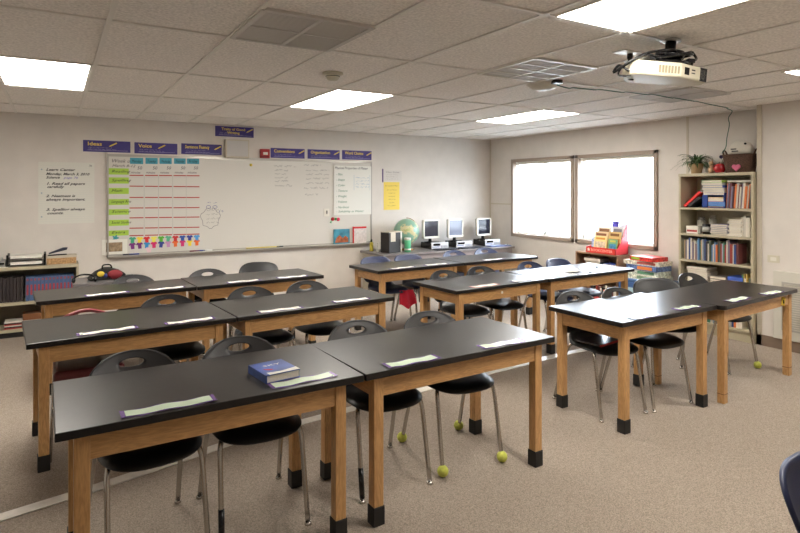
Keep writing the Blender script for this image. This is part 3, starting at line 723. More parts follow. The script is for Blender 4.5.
# flip-chart page on the board
t = wallthing('chart_page', 'large white page of green writing taped to the board\'s right end', 'chart', 352.5, 190.3, y=-.0305)
MB().box(-.335,.335,-.002,0,-.395,.395).build('page', mat('chart_paper', (226,225,217), .6), t)
mb = MB(); add_text(mb, 'Physical Properties of Matter', -.32, .34, .04, T(0,-.0026,0), shear=.25, width=.60); mb.build('heading', INK, t)
mb = MB()
for i, s_ in enumerate(['Size','Shape','Color','Texture','Weight','Volume','Hardness']): add_text(mb, '- '+s_, -.30, .24-i*.088, .036, T(0,-.0026,0), shear=.3)
add_text(mb, '- Solubility in Water', -.30, -.355, .034, T(0,-.0026,0), shear=.3, width=.5)
mb.build('green_writing', mat('marker_green', (50,120,84), .6), t)
mb = MB()
for i in range(4): scribble(mb, .05, .30, .19-i*.05, .028, T(0,-.0024,0), r=.0016)
for p_ in ((.02,.03,.0,.25),(.31,.32,.0,.25)): mb.box(p_[0], p_[0]+.004, -.0024, -.0022, p_[2], p_[3])
mb.build('blue_note', mat('marker_pale_blue', (130,160,190), .6), t)
# tray items
def traything(name, label, cat, px, z=.824): a = X_(px, 243); return thing(name, label, cat, (a[0]+.587, YW-.03, z))
t = traything('picture_book', 'teal and orange picture book standing on the marker tray', 'book', 341)
MB().box(-.14,.14,-.02,-.008,0,.235).build('cover', mat('teal_cover', (64,138,160), .4, noise=(9,.4,(1,1,1))), t)
MB().prism([(-.12,.02),(.12,.02),(.11,.09),(.06,.13),(.02,.09),(-.04,.14),(-.09,.10)], -.0212, -.02, 'XZ').build('cover_picture', mat('orange_print', (170,92,54), .5, noise=(20,.5,(1,1,1))), t)
t = traything('red_edged_book', 'white book with red edge standing on the marker tray', 'book', 359.3)
MB().box(-.115,.115,-.022,-.008,0,.265).build('cover', mat('white_cover', (222,212,208), .4, noise=(30,.12,(1,1,1))), t); MB().box(-.13,-.112,-.024,-.006,0,.268).build('spine', RED, t); MB().box(-.112,.115,-.0225,-.0215,.235,.265).build('red_band', RED, t)
for i, (px, ln, rgb, l) in enumerate(((128,.13,(60,60,70),'dark marker at the left end of the tray'),(134,.12,(60,80,160),'blue marker beside the dark one on the tray'),(194,.13,(120,50,60),'maroon marker on the tray right of the paper shirts'),
    (200,.12,(60,70,150),'blue marker on the tray under the cloud drawing'),(262,.5,(226,206,110),'long yellow pointer lying on the tray'),(279,.1,(60,66,60),'dark green marker at the pointer\'s end'),(207,.13,(230,230,225),'white marker on the tray under the cloud drawing'))):
    a = X_(px, 250); o = MB().tube([(-ln/2,0,0),(ln/2,0,0)], .009, 8).build('marker' if ln < .3 else 'pointer_stick', colour(rgb)); o.location = (a[0]+.587, YW-.06, .834); tag(o, l, 'marker' if ln < .3 else 'pointer')
# purple writing-trait banners
ban = [('Ideas',.590,2.253,.553),('Voice',1.187,2.249,.543),('Sentence Fluency',1.787,2.26,.553),('Traits of Good\nWriting',2.25,2.531,.557),('Conventions',3.058,2.245,.542),('Organization',3.652,2.247,.547),('Word Choice',4.238,2.254,.537)]
for s_, xc, zc, wd in ban:
    flat = s_.replace('\n', ' ')
    t = thing('banner', 'purple banner with yellow title "%s" above the board' % flat, 'banner', (xc, YW, zc), group='purple writing-trait banners')
    MB().box(-wd/2, wd/2, -.004, 0, -.074, .074).build('card', PURPLE, t)
    mb = MB()
    if '\n' in s_:
        add_text(mb, 'Traits of Good', -.19, .018, .036, T(0,-.0046,0), bold=.001, width=.34); add_text(mb, 'Writing', -.11, -.032, .036, T(0,-.0046,0), bold=.001, width=.18)
    else: add_text(mb, s_, -wd/2+.05, .008, .046, T(0,-.0046,0), bold=.0012, width=.033*len(s_) if len(s_) < 8 else .33)
    mb.build('title', YELLOWT, t)
    mb = MB(); px0 = .02 if len(s_) < 8 else .17; mb.prism([(px0,-.002),(px0+.012,.014),(px0+.09,.056),(px0+.098,.042),(px0+.02,0)], -.0055, -.004, 'XZ'); mb.build('pencil_drawing', YELLOWT, t)
    mb = MB(); scribble(mb, -wd/2+.06, wd*.1, -.024, .010, T(0,-.0046,0), r=.001, step=.012)
    mb.box(-wd/2+.05, wd/2-.03, -.0048, -.004, -.054, -.051); scribble(mb, -wd/2+.06, wd*.2, -.045, .010, T(0,-.0046,0), r=.001, step=.012)
    mb.build('small_print', mat('pale_print', (186,180,206), .6), t)
# wall speaker, fire alarm
t = thing('wall_speaker', 'square off-white speaker box on the wall above the board', 'speaker', (2.266, YW, 2.281))
MB().box(-.172,.172,-.1,0,-.133,.133).build('cabinet', CREAM, t, bevel=.008); gm = MB(); gm.box(-.15,.15,-.104,-.1,-.112,.112)
gm.build('grille', mat('grey_cloth', (196,192,188), .8, bump=(300,.3)), t)
t = thing('fire_alarm', 'red fire alarm strobe on the wall above the board', 'fire alarm', (2.692, YW, 2.228))
MB().box(-.072,.072,-.04,0,-.068,.068).build('body', mat('alarm_red', (168,34,38), .35), t, bevel=.006); MB().box(-.035,.035,-.06,-.04,-.02,.02).build('strobe_lens', WHITEP, t, bevel=.006)
MB().box(-.06,.06,-.0415,-.04,-.055,-.035).build('marking', mat('alarm_dark', (110,20,24), .5), t)
# handwritten poster left
t = thing('lined_poster', 'white lined poster of handwritten rules on the left of the wall', 'poster', (-.172, YW, 1.26))
MB().box(0,.615,-.003,0,0,.775).build('sheet', mat('lined_paper', (218,216,206), .6), t)
mb = MB()
for k in range(26): mb.box(.0,.615,-.0034,-.003,.03+k*.028,.0312+k*.028)
mb.build('ruled_lines', mat('rule_line', (196,200,200), .6), t)
M_ = T(0,-.0038,0)
for s_, x_, z_, wd in (('Learn Center', .08, .665, .32),('Monday, March 3, 2010', .08, .612, .48),('Science', .08, .568, .15),('1. Read all papers', .08, .49, .43),('carefully', .09, .45, .19),
    ('2. Neatness is', .08, .335, .32),('always important.', .08, .29, .43),('3. Spelling always', .08, .165, .43),('counts.', .09, .12, .18)):
    mb = MB(); add_text(mb, s_, x_, z_, .030, M_, shear=.35, width=wd, bold=.0012); mb.build('handwriting', INK, t)
mb = MB(); add_text(mb, '76', .55, .725, .024, M_, shear=.3)
mb.build('handwriting', INK, t)
mb = MB(); add_text(mb, 'page 76', .27, .568, .026, M_, shear=.3, width=.16); mb.build('blue_handwriting', colour((90,80,180)), t)
mb = MB()
for zz in (.68, .385, .09): mb.lathe([(.009,0),(.009,-.001)], (.035,-.003,zz), 12, 'Y')
mb.build('punch_hole', colour((150,166,176)), t)
t = thing('yellow_poster', 'yellow sheet of typed lines on the wall above the globe', 'poster', (4.893, YW, 1.585))
MB().box(-.155,.155,-.003,0,-.235,.235).build('sheet', mat('yellow_sheet', (232,204,90), .6), t)
mb = MB(); scribble(mb, -.13, .13, .16, .022, T(0,-.0036,0), step=.012)
for k, (a, b) in enumerate(((-.09,.1),(-.07,.08),(-.06,.06),(-.06,.07),(-.05,.05),(-.08,.08))): scribble(mb, a, b, .09-k*.053, .018, T(0,-.0036,0), step=.012)
mb.build('printed_lines', mat('brown_print', (140,110,60), .6), t)
t = thing('white_notice', 'small white notice with purple edge above the yellow sheet', 'notice', (4.88, YW, 1.925))
MB().box(-.155,.21,-.003,0,-.09,.09).build('sheet', mat('notice_white', (206,200,194), .6), t); MB().box(-.172,-.148,-.004,0,-.11,.115).build('edge_strip', colour((86,64,110)), t)
mb = MB(); add_text(mb, 'Class Rules', -.10, .05, .024, T(0,-.0036,0), shear=.1, width=.26)
for k in range(3): scribble(mb, -.1, .14, .01-k*.035, .016, T(0,-.0036,0), r=.001, step=.012)
mb.build('printed_lines', mat('grey_print', (140,130,126), .6), t)

# ------------------------------------------------------------------ computer counter
t = thing('counter_table', 'long grey laminate counter against the back wall under the computers', 'counter', (4.29, BY-.78, 0))
CL = 2.66; lamg = mat('grey_laminate', (120,114,112), .35)
MB().box(0, CL, 0, .775, .66, .695).build('countertop', lamg, t, bevel=.004)
MB().box(.03, CL-.03, .03, .05, .545, .66).build('front_rail', mat('rail_grey', (140,128,126), .5), t)
for x_ in (.03, 1.3, CL-.07): MB().box(x_, x_+.04, .05, .74, FZ, .66).build('leg_panel', CREAM, t)
MB().box(.07, CL-.07, .70, .715, .1, .66).build('back_panel', mat('panel_grey', (170,162,160), .6), t)
CTZ = .6955
def gp(): return 0
scr = [mat('screen_dark', (40,40,50), .12, spec=.6), mat('screen_grey', (120,126,142), .15, spec=.6), mat('screen_dark2', (30,34,48), .12, spec=.6)]
for i, (x_, l) in enumerate(((5.46,'white-framed monitor, left one, next to the globe'),(5.97,'white-framed monitor with grey screen, middle of three'),(6.60,'white-framed monitor nearest the back corner'))):
    y_ = 8.08; cn = ('left, next to the globe','middle','right, nearest the corner')[i]
    pcx = x_+.085
    t = thing('desktop_computer', 'low black desktop computer with white front, %s of three' % cn.replace('left,', 'leftmost,').split(',')[0] if i != 2 else 'low black desktop computer with white front, nearest the corner', 'computer', (pcx, y_-.0, CTZ), R(-6), group='desktop computers on the counter')
    MB().box(-.165,.165,-.17,.2,0,.10).build('case', DARK, t, bevel=.006); MB().box(-.16,.16,-.19,-.168,.005,.115).build('front_panel', mat('light_grey_plastic', (206,206,210), .35), t, bevel=.008)
    MB().box(-.13,.0,-.1925,-.189,.06,.095).build('drive_slot', DARK, t); g_ = MB()
    for k in range(5): g_.box(.02+k*.026, .034+k*.026, -.1925, -.189, .02, .06)
    MB().box(-.15,-.02,-.192,-.189,.035,.045).build('marking', colour((90,110,160)), t); g_.build('front_vents', mat('grey_vent', (140,140,146), .5), t)
    t = thing('monitor', l, 'monitor', (x_, y_+.02, CTZ+.118 if False else CTZ+.101), R(4), group='computer monitors on the counter')
    MB().lathe([(.11,0),(.10,.012),(.03,.02),(.025,.08)]).build('stand', DARK, t)
    hw = .168; z0, z1 = .07, .385
    mb = MB()
    for bx in ((-hw,hw,z0,z0+.035),(-hw,hw,z1-.022,z1),(-hw,-hw+.022,z0,z1),(hw-.022,hw,z0,z1)): mb.box(bx[0],bx[1],-.045,-.005,bx[2],bx[3])
    mb.build('bezel', WHITEP, t); MB().box(-hw+.02,hw-.02,-.036,-.03,z0+.03,z1-.02).build('screen', scr[i], t); MB().box(-hw+.01,hw-.01,-.02,.02,z0+.01,z1-.01).build('rear_shell', mat('grey_shell', (150,150,152), .4), t)
    t = thing('keyboard', ('dark keyboard on the counter before the left monitor','dark keyboard on the counter before the middle monitor','blue-grey keyboard on the counter before the right monitor')[i], 'keyboard', (pcx+.02, y_-.30, CTZ), R(-4), group='keyboards on the counter')
    MB().box(-.22,.22,-.075,.075,0,.016).build('base', DARK if i < 2 else mat('blue_grey_plastic', (90,104,150), .4), t, bevel=.004); kk = MB()  # right-hand keyboard gets a blue-grey base and paler keys
    for a in range(14):
        for b in range(5): kk.box(-.205+a*.0295,-.18+a*.0295,-.062+b*.025,-.042+b*.025,.016,.022)
    kk.build('keys', mat('dark_key', (60,62,74), .5) if i < 2 else mat('pale_key', (150,160,190), .5), t)
t = thing('computer_mouse', 'white mouse on the counter near the corner', 'mouse', (6.89, 7.80, CTZ)); ms_ = MB().ball((0,0,.0),.05,16,(.7,1.1,.6)).build('shell', WHITEP, t); MB().box(-.002,.002,-.04,-.0,.02,.031).build('scroll_wheel', DARK, t)
for v_ in ms_.data.vertices:
    if v_.co.z < 0: v_.co.z = 0
# globe
t = thing('globe', 'green and tan world globe on the counter', 'globe', (4.99, 8.10, CTZ))
gm = mat('globe_print', (96,150,120), .3); nt = gm.node_tree; b = nt.nodes['Principled BSDF']; tc = nt.nodes.new('ShaderNodeTexCoord'); nn = nt.nodes.new('ShaderNodeTexNoise'); nn.inputs['Scale'].default_value = 5.5; nn.inputs['Detail'].default_value = 6
rr = nt.nodes.new('ShaderNodeValToRGB'); rr.color_ramp.interpolation = 'CONSTANT'; rr.color_ramp.elements[0].color = lin((128,166,146)); rr.color_ramp.elements[1].position = .52; rr.color_ramp.elements[1].color = lin((200,190,148))
e = rr.color_ramp.elements.new(.62); e.color = lin((168,172,116)); nt.links.new(tc.outputs['Object'], nn.inputs['Vector']); nt.links.new(nn.outputs['Fac'], rr.inputs[0]); nt.links.new(rr.outputs[0], b.inputs['Base Color'])
MB().ball((0,0,.30), .215, 36).build('sphere', gm, t, smooth=True)
MB().lathe([(.13,0),(.13,.015),(.03,.03),(.02,.09)]).build('stand', mat('brass', (150,120,70), .3, .8), t)
mp = [(.228*math.cos(a), 0, .30+.228*math.sin(a)) for a in (R(-90+k*10) for k in range(19))]; MB().tube(mp, .006, 6).build('meridian', mat('brass', ()), t)
# black box, can, bottle, yellow marker at the counter's left end
t = thing('black_box', 'black box with a paper slip and white side on the counter', 'box', (4.60, 7.92, CTZ), R(14)); t.scale = (.85,.9,.88)
MB().box(-.17,.13,-.11,.11,0,.36).build('body', mat('matte_black', (34,31,30), .5), t, bevel=.004); MB().box(.13,.17,-.10,.115,0,.38).build('side_panel', WHITEP, t, bevel=.004); MB().box(-.17,.17,-.11,.11,.36,.375).build('lid', CREAM, t)
MB().box(-.13,-.01,-.114,-.11,.20,.365).build('paper_slip', mat('slip', (190,180,160), .7), t)
t = thing('green_can', 'green and white cylindrical can beside the black box', 'can', (4.84, 7.82, CTZ)); MB().lathe([(.052,0),(.052,.21),(.048,.215)]).build('body', mat('green_can', (90,180,130), .35), t); MB().lathe([(.053,.03),(.053,.055)]).build('band', WHITEP, t); MB().lathe([(.054,.19),(.054,.225)]).build('lid', WHITEP, t)
t = thing('yellow_bottle', 'small yellow bottle at the counter\'s left end by the board', 'bottle', (4.40, 8.22, CTZ)); MB().lathe([(.03,0),(.03,.12),(.014,.15)]).build('body', colour((206,190,70)), t); MB().lathe([(.015,.15),(.015,.19)]).build('cap', colour((60,90,60)), t)
t = thing('white_bottle', 'small white bottle between the yellow bottle and black box', 'bottle', (4.43, 8.06, CTZ)); MB().lathe([(.03,0),(.03,.11),(.014,.13)]).build('body', WHITEP, t); MB().lathe([(.015,.13),(.015,.155)]).build('cap', WHITEP, t)

# cloths hanging from a chair seat in the computer row
def cloth(name, label, x, y, wd, z0, z1, m):
    mb = MB(); n = 12; rows = []
    for i in range(n+1):
        u = i/n; xx = (u-.5)*wd; yy = .018*math.sin(u*11); zb = z0+.03*math.sin(u*7+1)
        rows.append([mb.bm.verts.new(p) for p in ((xx*.8, yy+.03, z1), (xx, yy, (z0+z1)/2), (xx*1.05, yy-.01, zb), (xx*1.05, yy, zb), (xx, yy+.012, (z0+z1)/2), (xx*.8, yy+.042, z1))])
    for p_, q_ in zip(rows, rows[1:]):
        for k in range(6): mb.bm.faces.new((p_[k], p_[(k+1) % 6], q_[(k+1) % 6], q_[k]))
    mb.bm.faces.new(rows[0]); mb.bm.faces.new(rows[-1])
    o = mb.build(name, m, smooth=True); o.location = (x, y, 0); return tag(o, label, 'cloth')
cloth('red_cloth', 'red cloth hanging from the navy chair seats in the computer row', 3.68, 5.945, .22, .27, .46, mat('red_cloth', (200,30,56), .8))
cloth('patterned_cloth', 'black and white patterned cloth hanging beside the red one under the table', 3.92, 5.96, .13, .27, .46, mat('patterned_cloth', (110,108,106), .8, noise=(26,.95,(1,1,1))))

# ------------------------------------------------------------------ books helper
PAL = [(196,190,178),(150,60,50),(60,84,140),(206,110,50),(90,100,84),(222,214,200),(120,110,130),(64,60,64),(170,150,120),(150,160,170),(70,120,90),(214,206,190),(110,60,60),(200,170,90),(90,130,170)]
CN = ['pale grey','dark red','blue','orange','olive','white','mauve','black','tan','light blue-grey','green','cream','maroon','mustard','mid blue']
def book_mesh(th, h, d, ci, tall=.0):
    mb = MB(); mb.box(0, d, 0, th, 0, h, mi=0); mb.box(.004, d+.0005, .003, th-.003, .003, h+.0005, mi=1)
    return mb
def shelf_row(x_front, y_start, dirn, length, z, hmax, where, group, n_lab=None, lean=0, pal=None, depth=.2, hmin=.7, ths=(.012,.03), base_i=0, total=None):
    """upright books with spines toward -X, running from y_start in direction dirn (+1/-1) along Y"""
    y = y_start; i = base_i
    while True:
        th = rnd.uniform(*ths)
        if abs(y-y_start)+th > length: break
        ci = rnd.choice(pal or range(len(PAL))); h = hmax*rnd.uniform(hmin, 1); d = depth*rnd.uniform(.85, 1)
        o = book_mesh(th, h, d, ci).build('book', [colour(PAL[ci], .5), PAGES])
        yy = y if dirn > 0 else y-th
        o.location = (x_front+rnd.uniform(0, .02), yy, z)
        if lean: o.rotation_euler = (R(lean), 0, 0); o.location.z += .001+ (0 if lean < 0 else 0)
        tag(o, '%s book, %s from left %s' % (CN[ci], ORD[i], where), 'book', group)
        y += dirn*(th+.0015+(abs(math.tan(R(lean)))*0)); i += 1
        if i >= len(ORD): break
    return i

# ------------------------------------------------------------------ tall bookcase by the right wall
BX0, BX1, BYa, BYb, BH_ = 6.675, RXW-.002, 3.465, 4.36, 1.885
t = thing('bookcase', 'tall beige metal bookcase full of books beside the windows', 'bookcase', (0,0,0))
MB().box(BX0, BX1, BYa, BYa+.028, FZ, BH_).build('side_panel', BEIGE, t, bevel=.002); MB().box(BX0, BX1, BYb-.028, BYb, FZ, BH_).build('side_panel', BEIGE, t, bevel=.002)
MB().box(BX1-.012, BX1, BYa+.02, BYb-.02, .02, BH_-.01).build('back_panel', BEIGE, t)
MB().box(BX0-.004, BX1, BYa-.002, BYb+.002, BH_-.035, BH_).build('top_panel', BEIGE, t, bevel=.002)
SZ = [1.47, 1.15, .83, .51, .10]
for z in SZ: MB().box(BX0, BX1-.012, BYa+.028, BYb-.028, z-.026, z).build('shelf', BEIGE, t)
MB().box(BX0+.02, BX0+.03, BYa+.028, BYb-.028, FZ, .076).build('kick_plate', BEIGE, t)
YL, YR = BYb-.032, BYa+.032; XF = BX0+.03
# top shelf: leaning red book, blue bin stack, upright books
g1 = 'books on the bookcase top shelf'
def lying(x, y, z, sx, sy, sz, rgb, label, grp, rz=0, name='book', cat='book'):
    mb = MB(); mb.box(0, sx, 0, sy, 0, sz, mi=0); mb.box(-.0008, sx+.0008, .004, sy-.004 if rgb[0] >= 0 else sy, .003, sz-.003, mi=1)
    o = mb.build(name, [colour(rgb, .5), PAGES]); o.location = (x, y, z); o.rotation_euler = (0,0,R(rz)); return tag(o, label, cat, grp)
o = book_mesh(.03, .27, .2, 0).build('book', [RED, PAGES]); o.location = (XF, YL-.035, 1.472); o.rotation_euler = (R(48), 0, 0); tag(o, 'red book leaning at the left end of the top bookcase shelf', 'book', g1)
o = book_mesh(.03, .17, .2, 0).build('book', [colour((40,40,44)), PAGES]); o.location = (XF+.0, YL-.085, 1.472); o.rotation_euler = (R(52), 0, 0); tag(o, 'black book leaning under the red one on the top shelf', 'book', g1)
t = thing('blue_bin', 'blue plastic bin of activity books on the top bookcase shelf', 'bin', (XF, YL-.52, 1.471))
mb = MB(); mb.box(0,.25,0,.008,0,.15); mb.box(0,.25,.262,.27,0,.15); mb.box(.242,.25,0,.27,0,.15); mb.box(0,.25,0,.27,0,.006); mb.box(0,.008,.2,.27,0,.15); mb.build('bin_shell', colour((40,70,150), .35), t)
MB().box(-.002,.0,-.01,.19,.02,.075).build('front_label', mat('label_blue', (90,130,190), .5), t)
for k, (rgb, l) in enumerate((((220,120,60),'orange'),((236,200,90),'yellow'),((200,60,60),'red'),((240,230,210),'cream'),((236,190,80),'golden'))):
    lying(XF+.008, YL-.505, 1.480+k*.024, .2, .18, .022, rgb, '%s activity book lying in the blue bin, %s from the bottom' % (l, ORD[k]), g1)
for k, (rgb, l, a) in enumerate((((60,80,150),'blue binder just above the bin',2),((225,225,218),'white binder above the blue one, over the bin',-3),((214,212,204),'pale binder in the middle of the stack over the bin',3),((52,84,160),'dark blue binder high in the stack over the bin',-2),((226,226,220),'white binder near the stack\'s top over the bin',3),((150,190,80),'green folder on the very top of the stack over the bin',-6))):
    lying(XF+.004, YL-.52+.006*k, 1.622+k*.030, .22, .25, .028, rgb, l, g1, rz=a*.6)
shelf_row(XF, YL-.53, -1, .285, 1.471, .30, 'among the top bookcase shelf\'s upright books', g1, pal=[0,5,11,3,5,6,9,3,11,4,12,7], ths=(.010,.024), hmin=.82, lean=4)
lying(XF+.02, YR+.02, 1.775, .22, .26, .018, (214,212,206), 'white folder lying across the upright books on the top shelf', g1, 3)
# second shelf
g2 = 'papers and boxes on the bookcase second shelf'
t = thing('card_box', 'white and red card box at the left of the second shelf', 'box', (XF, YL-.2, 1.151)); MB().box(0,.15,0,.15,0,.09).build('carton', WHITEP, t); MB().box(-.001,0,.01,.14,.02,.045).build('red_band', colour((170,60,60)), t)
t = thing('dark_tin', 'dark tin with pale label beside the card box', 'tin', (XF+.05, YL-.28, 1.151)); MB().lathe([(.045,0),(.045,.12),(.04,.122)]).build('body', DARK, t); MB().lathe([(.046,.03),(.046,.09)]).build('label_band', mat('tin_label', (170,168,160), .4), t)
t = thing('glass_jar', 'clear jar behind the card box on the second shelf', 'jar', (XF+.21, YL-.12, 1.151)); MB().lathe([(.05,0),(.055,.02),(.055,.15),(.035,.17)]).build('jar_body', mat('cloudy_glass', (176,172,160), .15), t); MB().lathe([(.04,.17),(.04,.2)]).build('lid', ALU, t)
t = thing('glass_jar', 'clear jar behind the dark tin on the second shelf', 'jar', (XF+.22, YL-.26, 1.151)); MB().lathe([(.04,0),(.045,.02),(.045,.17),(.03,.19)]).build('jar_body', mat('cloudy_glass'), t); MB().lathe([(.034,.19),(.034,.22)]).build('lid', ALU, t)
for k in range(6): lying(XF+.01*rnd.random(), YL-.56+.01*rnd.random(), 1.151+k*.021, .22, .20, .02, (170-6*k,164-6*k,160), 'grey paper bundle, %s from the bottom in the left second-shelf pile' % ORD[k], g2, rnd.uniform(-3,3), 'paper_bundle', 'paper bundle')
for k in range(8): lying(XF+.01*rnd.random(), YL-.73-.02*(k % 2)+.02, 1.151+k*.024, .22, .155, .023, [(226,224,216),(210,204,190),(196,190,176)][k % 3], 'white paper pad, %s from the bottom in the right second-shelf pile' % ORD[k], g2, rnd.uniform(-2,2), 'paper_pad', 'paper pad')
shelf_row(XF, YR+.13, -1, .125, 1.151, .24, 'at the second shelf\'s right end', g2, pal=[5,0,11], ths=(.022,.03), hmin=.9)
# third shelf full of spines
n3 = shelf_row(XF, YL, -1, YL-YR, .831, .27, 'on the third bookcase shelf', 'books on the bookcase third shelf', ths=(.013,.024), hmin=.72, pal=[0,4,9,6,3,7,8,1,9,0,2,12,10,11,4,6,8,14])
# fourth shelf
g4 = 'books on the bookcase fourth shelf'
for k in range(9): lying(XF+.012*rnd.random(), YL-.32+.015*rnd.random(), .511+k*.026, .22, .25, .024, [(214,206,190),(196,186,168),(222,216,204)][k % 3], 'cream magazine pile layer, %s from the bottom on the fourth shelf' % ORD[k], g4, rnd.uniform(-3,3), 'magazine', 'magazine')
for k, rgb in enumerate(((120,110,100),(90,70,66),(150,140,130),(80,60,60),(160,150,140))): lying(XF, YL-.54, .511+k*.03, .2, .19, .028, rgb, '%s book in the brown pile, %s from the bottom, fourth shelf' % (('grey-brown','dark brown','stone','dark maroon','pale stone')[k], ORD[k]), g4)
t = thing('blue_box', 'blue and white game box on the fourth bookcase shelf', 'box', (XF, YL-.73, .511)); MB().box(0,.2,0,.17,0,.17).build('carton', colour((70,100,190)), t); MB().box(-.001,0,.02,.15,.02,.07).build('white_band', PAPER, t); MB().box(-.001,0,.03,.13,.1,.13).build('pale_band', colour((170,190,230)), t)
o_i = shelf_row(XF, YR+.115, -1, .11, .511, .24, 'at the fourth shelf\'s right end', g4, pal=[13,4,10,11], ths=(.012,.02))
shelf_row(XF, YL, -1, .75, .101, .27, 'on the bottom bookcase shelf', 'books on the bookcase bottom shelf', ths=(.022,.034))
# on top of the bookcase
PT = BH_+.001
t = thing('potted_plant', 'spiky green plant in a tan pot on top of the bookcase', 'plant', (6.85, 4.235, PT))
MB().lathe([(.055,0),(.06,.01),(.078,.10),(.086,.105),(.086,.125),(.07,.125),(.068,.11)]).build('pot', mat('terracotta_tan', (176,146,108), .7), t)
lf = MB()
for k in range(90):
    a = k*2.399; ln = rnd.uniform(.17,.30); up_ = rnd.uniform(.6,1.7); d = Vector((math.cos(a), math.sin(a), 0)); sd_ = Vector((-d.y, d.x, 0)); prev = None
    for i in range(7):
        s_ = i/6; p = d*(ln*s_*(1.0 if up_ < 1 else .75)) + Vector((0,0,.115+ln*up_*s_*.8-ln*(1.0)*s_*s_*.85)); wd = .013*(1-s_)**.6+.0004
        p.x = max(-.17, min(.165, p.x))
        cur = (lf.bm.verts.new(p+sd_*wd), lf.bm.verts.new(p+Vector((0,0,-.002))), lf.bm.verts.new(p-sd_*wd))
        if prev:
            for q in range(2): lf.bm.faces.new((prev[q], prev[q+1], cur[q+1], cur[q]))
        prev = cur
o = lf.build('leaves', mat('spider_leaf', (76,104,62), .5, noise=(20,.35,(1,1,1))), t, smooth=True)
MB().lathe([(.066,.108),(.066,.114)]).build('soil', mat('soil', (60,46,36), .9), t)
t = thing('cat_figurine', 'small tan figurine between the plant and the red jar', 'figurine', (6.80, 4.02, PT)); MB().lathe([(.03,0),(.034,.03),(.024,.08),(.014,.10)]).build('body', mat('tan_ceramic', (190,158,120), .4), t)
mb = MB().ball((0,0,.12), .024, 12); mb.build('head', mat('tan_ceramic'), t); mb = MB()
for s_ in (-1, 1): mb.lathe([(.008,.135),(.001,.165)], (0,s_*.013,0), 8)
mb.build('ear', mat('tan_ceramic'), t)
t = thing('red_jar', 'red apple-shaped jar on top of the bookcase', 'jar', (6.80, 3.915, PT)); MB().lathe([(.02,0),(.05,.01),(.066,.05),(.062,.09),(.035,.115),(.012,.11)]).build('body', mat('red_glass', (170,36,44), .12, coat=.5), t); MB().tube([(0,0,.11),(.004,.006,.135)], .005, 6).build('stem', DARK, t)
t = thing('purple_flower_vase', 'small vase with two dark purple flowers behind the red jar', 'vase', (6.93, 3.94, PT)); MB().lathe([(.022,0),(.026,.08),(.014,.12)]).build('vase_body', WHITEP, t)
for s_ in (-1, 1):
    MB().tube([(0,0,.11),(0,s_*.028,.19)], .003, 6).build('stem', colour((70,90,50)), t); MB().ball((0,s_*.03,.20), .024, 10, (1,1,.9)).build('blossom', colour((52,36,70)), t)
t = thing('wicker_basket', 'brown wicker basket with looped handles on top of the bookcase', 'basket', (6.85, 3.70, PT))
wk = mat('wicker', (92,66,52), .8, noise=(60,.5,(1,1,3)), bump=(90,1.0,(1,1,2.5)))
def frus(z0, z1, a0, b0, a1, b1):
    mb = MB(); N = 32; R0 = []
    for (z_, a, b, s_) in ((z0,a0,b0,1),(z1,a1,b1,1),(z1,a1,b1,.93),(z0+.01,a0,b0,.93)):
        R0.append([mb.bm.verts.new((a*s_*math.copysign(abs(math.cos(2*math.pi*k/N))**.55, math.cos(2*math.pi*k/N)), b*s_*math.copysign(abs(math.sin(2*math.pi*k/N))**.55, math.sin(2*math.pi*k/N)), z_)) for k in range(N)])
    for a, b in zip(R0, R0[1:]):
        for k in range(N): mb.bm.faces.new((a[k], a[(k+1) % N], b[(k+1) % N], b[k]))
    mb.bm.faces.new(R0[0]); mb.bm.faces.new(R0[-1]); return mb
frus(0, .205, .105, .14, .13, .172).build('woven_body', wk, t, smooth=False)
MB().tube([(.13*math.copysign(abs(math.cos(a))**.55, math.cos(a)), .172*math.copysign(abs(math.sin(a))**.55, math.sin(a)), .205) for a in (2*math.pi*k/32 for k in range(33))], .009, 8).build('rim', wk, t)
for s_ in (-1, 1): MB().tube(smooth_path([(-.04,s_*.17,.20),(-.03,s_*.185,.25),(0,s_*.19,.265),(.03,s_*.185,.25),(.04,s_*.17,.20)]), .009, 8).build('handle', wk, t)
t = thing('stuffed_sack', 'white sack with dark printing stuffed in the wicker basket', 'sack', (6.85, 3.69, PT+.205)); mb = MB().ball((0,0,.06), .13, 20, (.8,1.0,.85)); mb.build('sack_body', mat('white_cloth', (214,208,196), .8, bump=(12,.6)), t)
for v_ in t.children[0].data.vertices: v_.co.z = max(v_.co.z, .012)
mb = MB(); 
for k, (a, b, zz) in enumerate(((.0,.06,.10),(-.02,.05,.075))): mb.box(-.112,-.094,a,b,zz-.04,zz-.028)
mk_ = mb.build('marking', INK, t)
for v_ in mk_.data.vertices: v_.co.x -= .0
MB().ball((-.05,-.07,.12), .018, 10).build('button', DARK, t)
t = thing('pink_heart', 'pink heart ornament leaning on the wicker basket', 'ornament', (6.70, 3.665, PT+.002))
hp = []
for k in range(32): a = 2*math.pi*k/32; hp.append((.0028*16*math.sin(a)**3, .055+.0028*(13*math.cos(a)-5*math.cos(2*a)-2*math.cos(3*a)-math.cos(4*a))))
MB().prism(hp, -.012, .012, 'YZ').build('heart', mat('pink_felt', (214,110,140), .8), t, bevel=.006, seg=3)
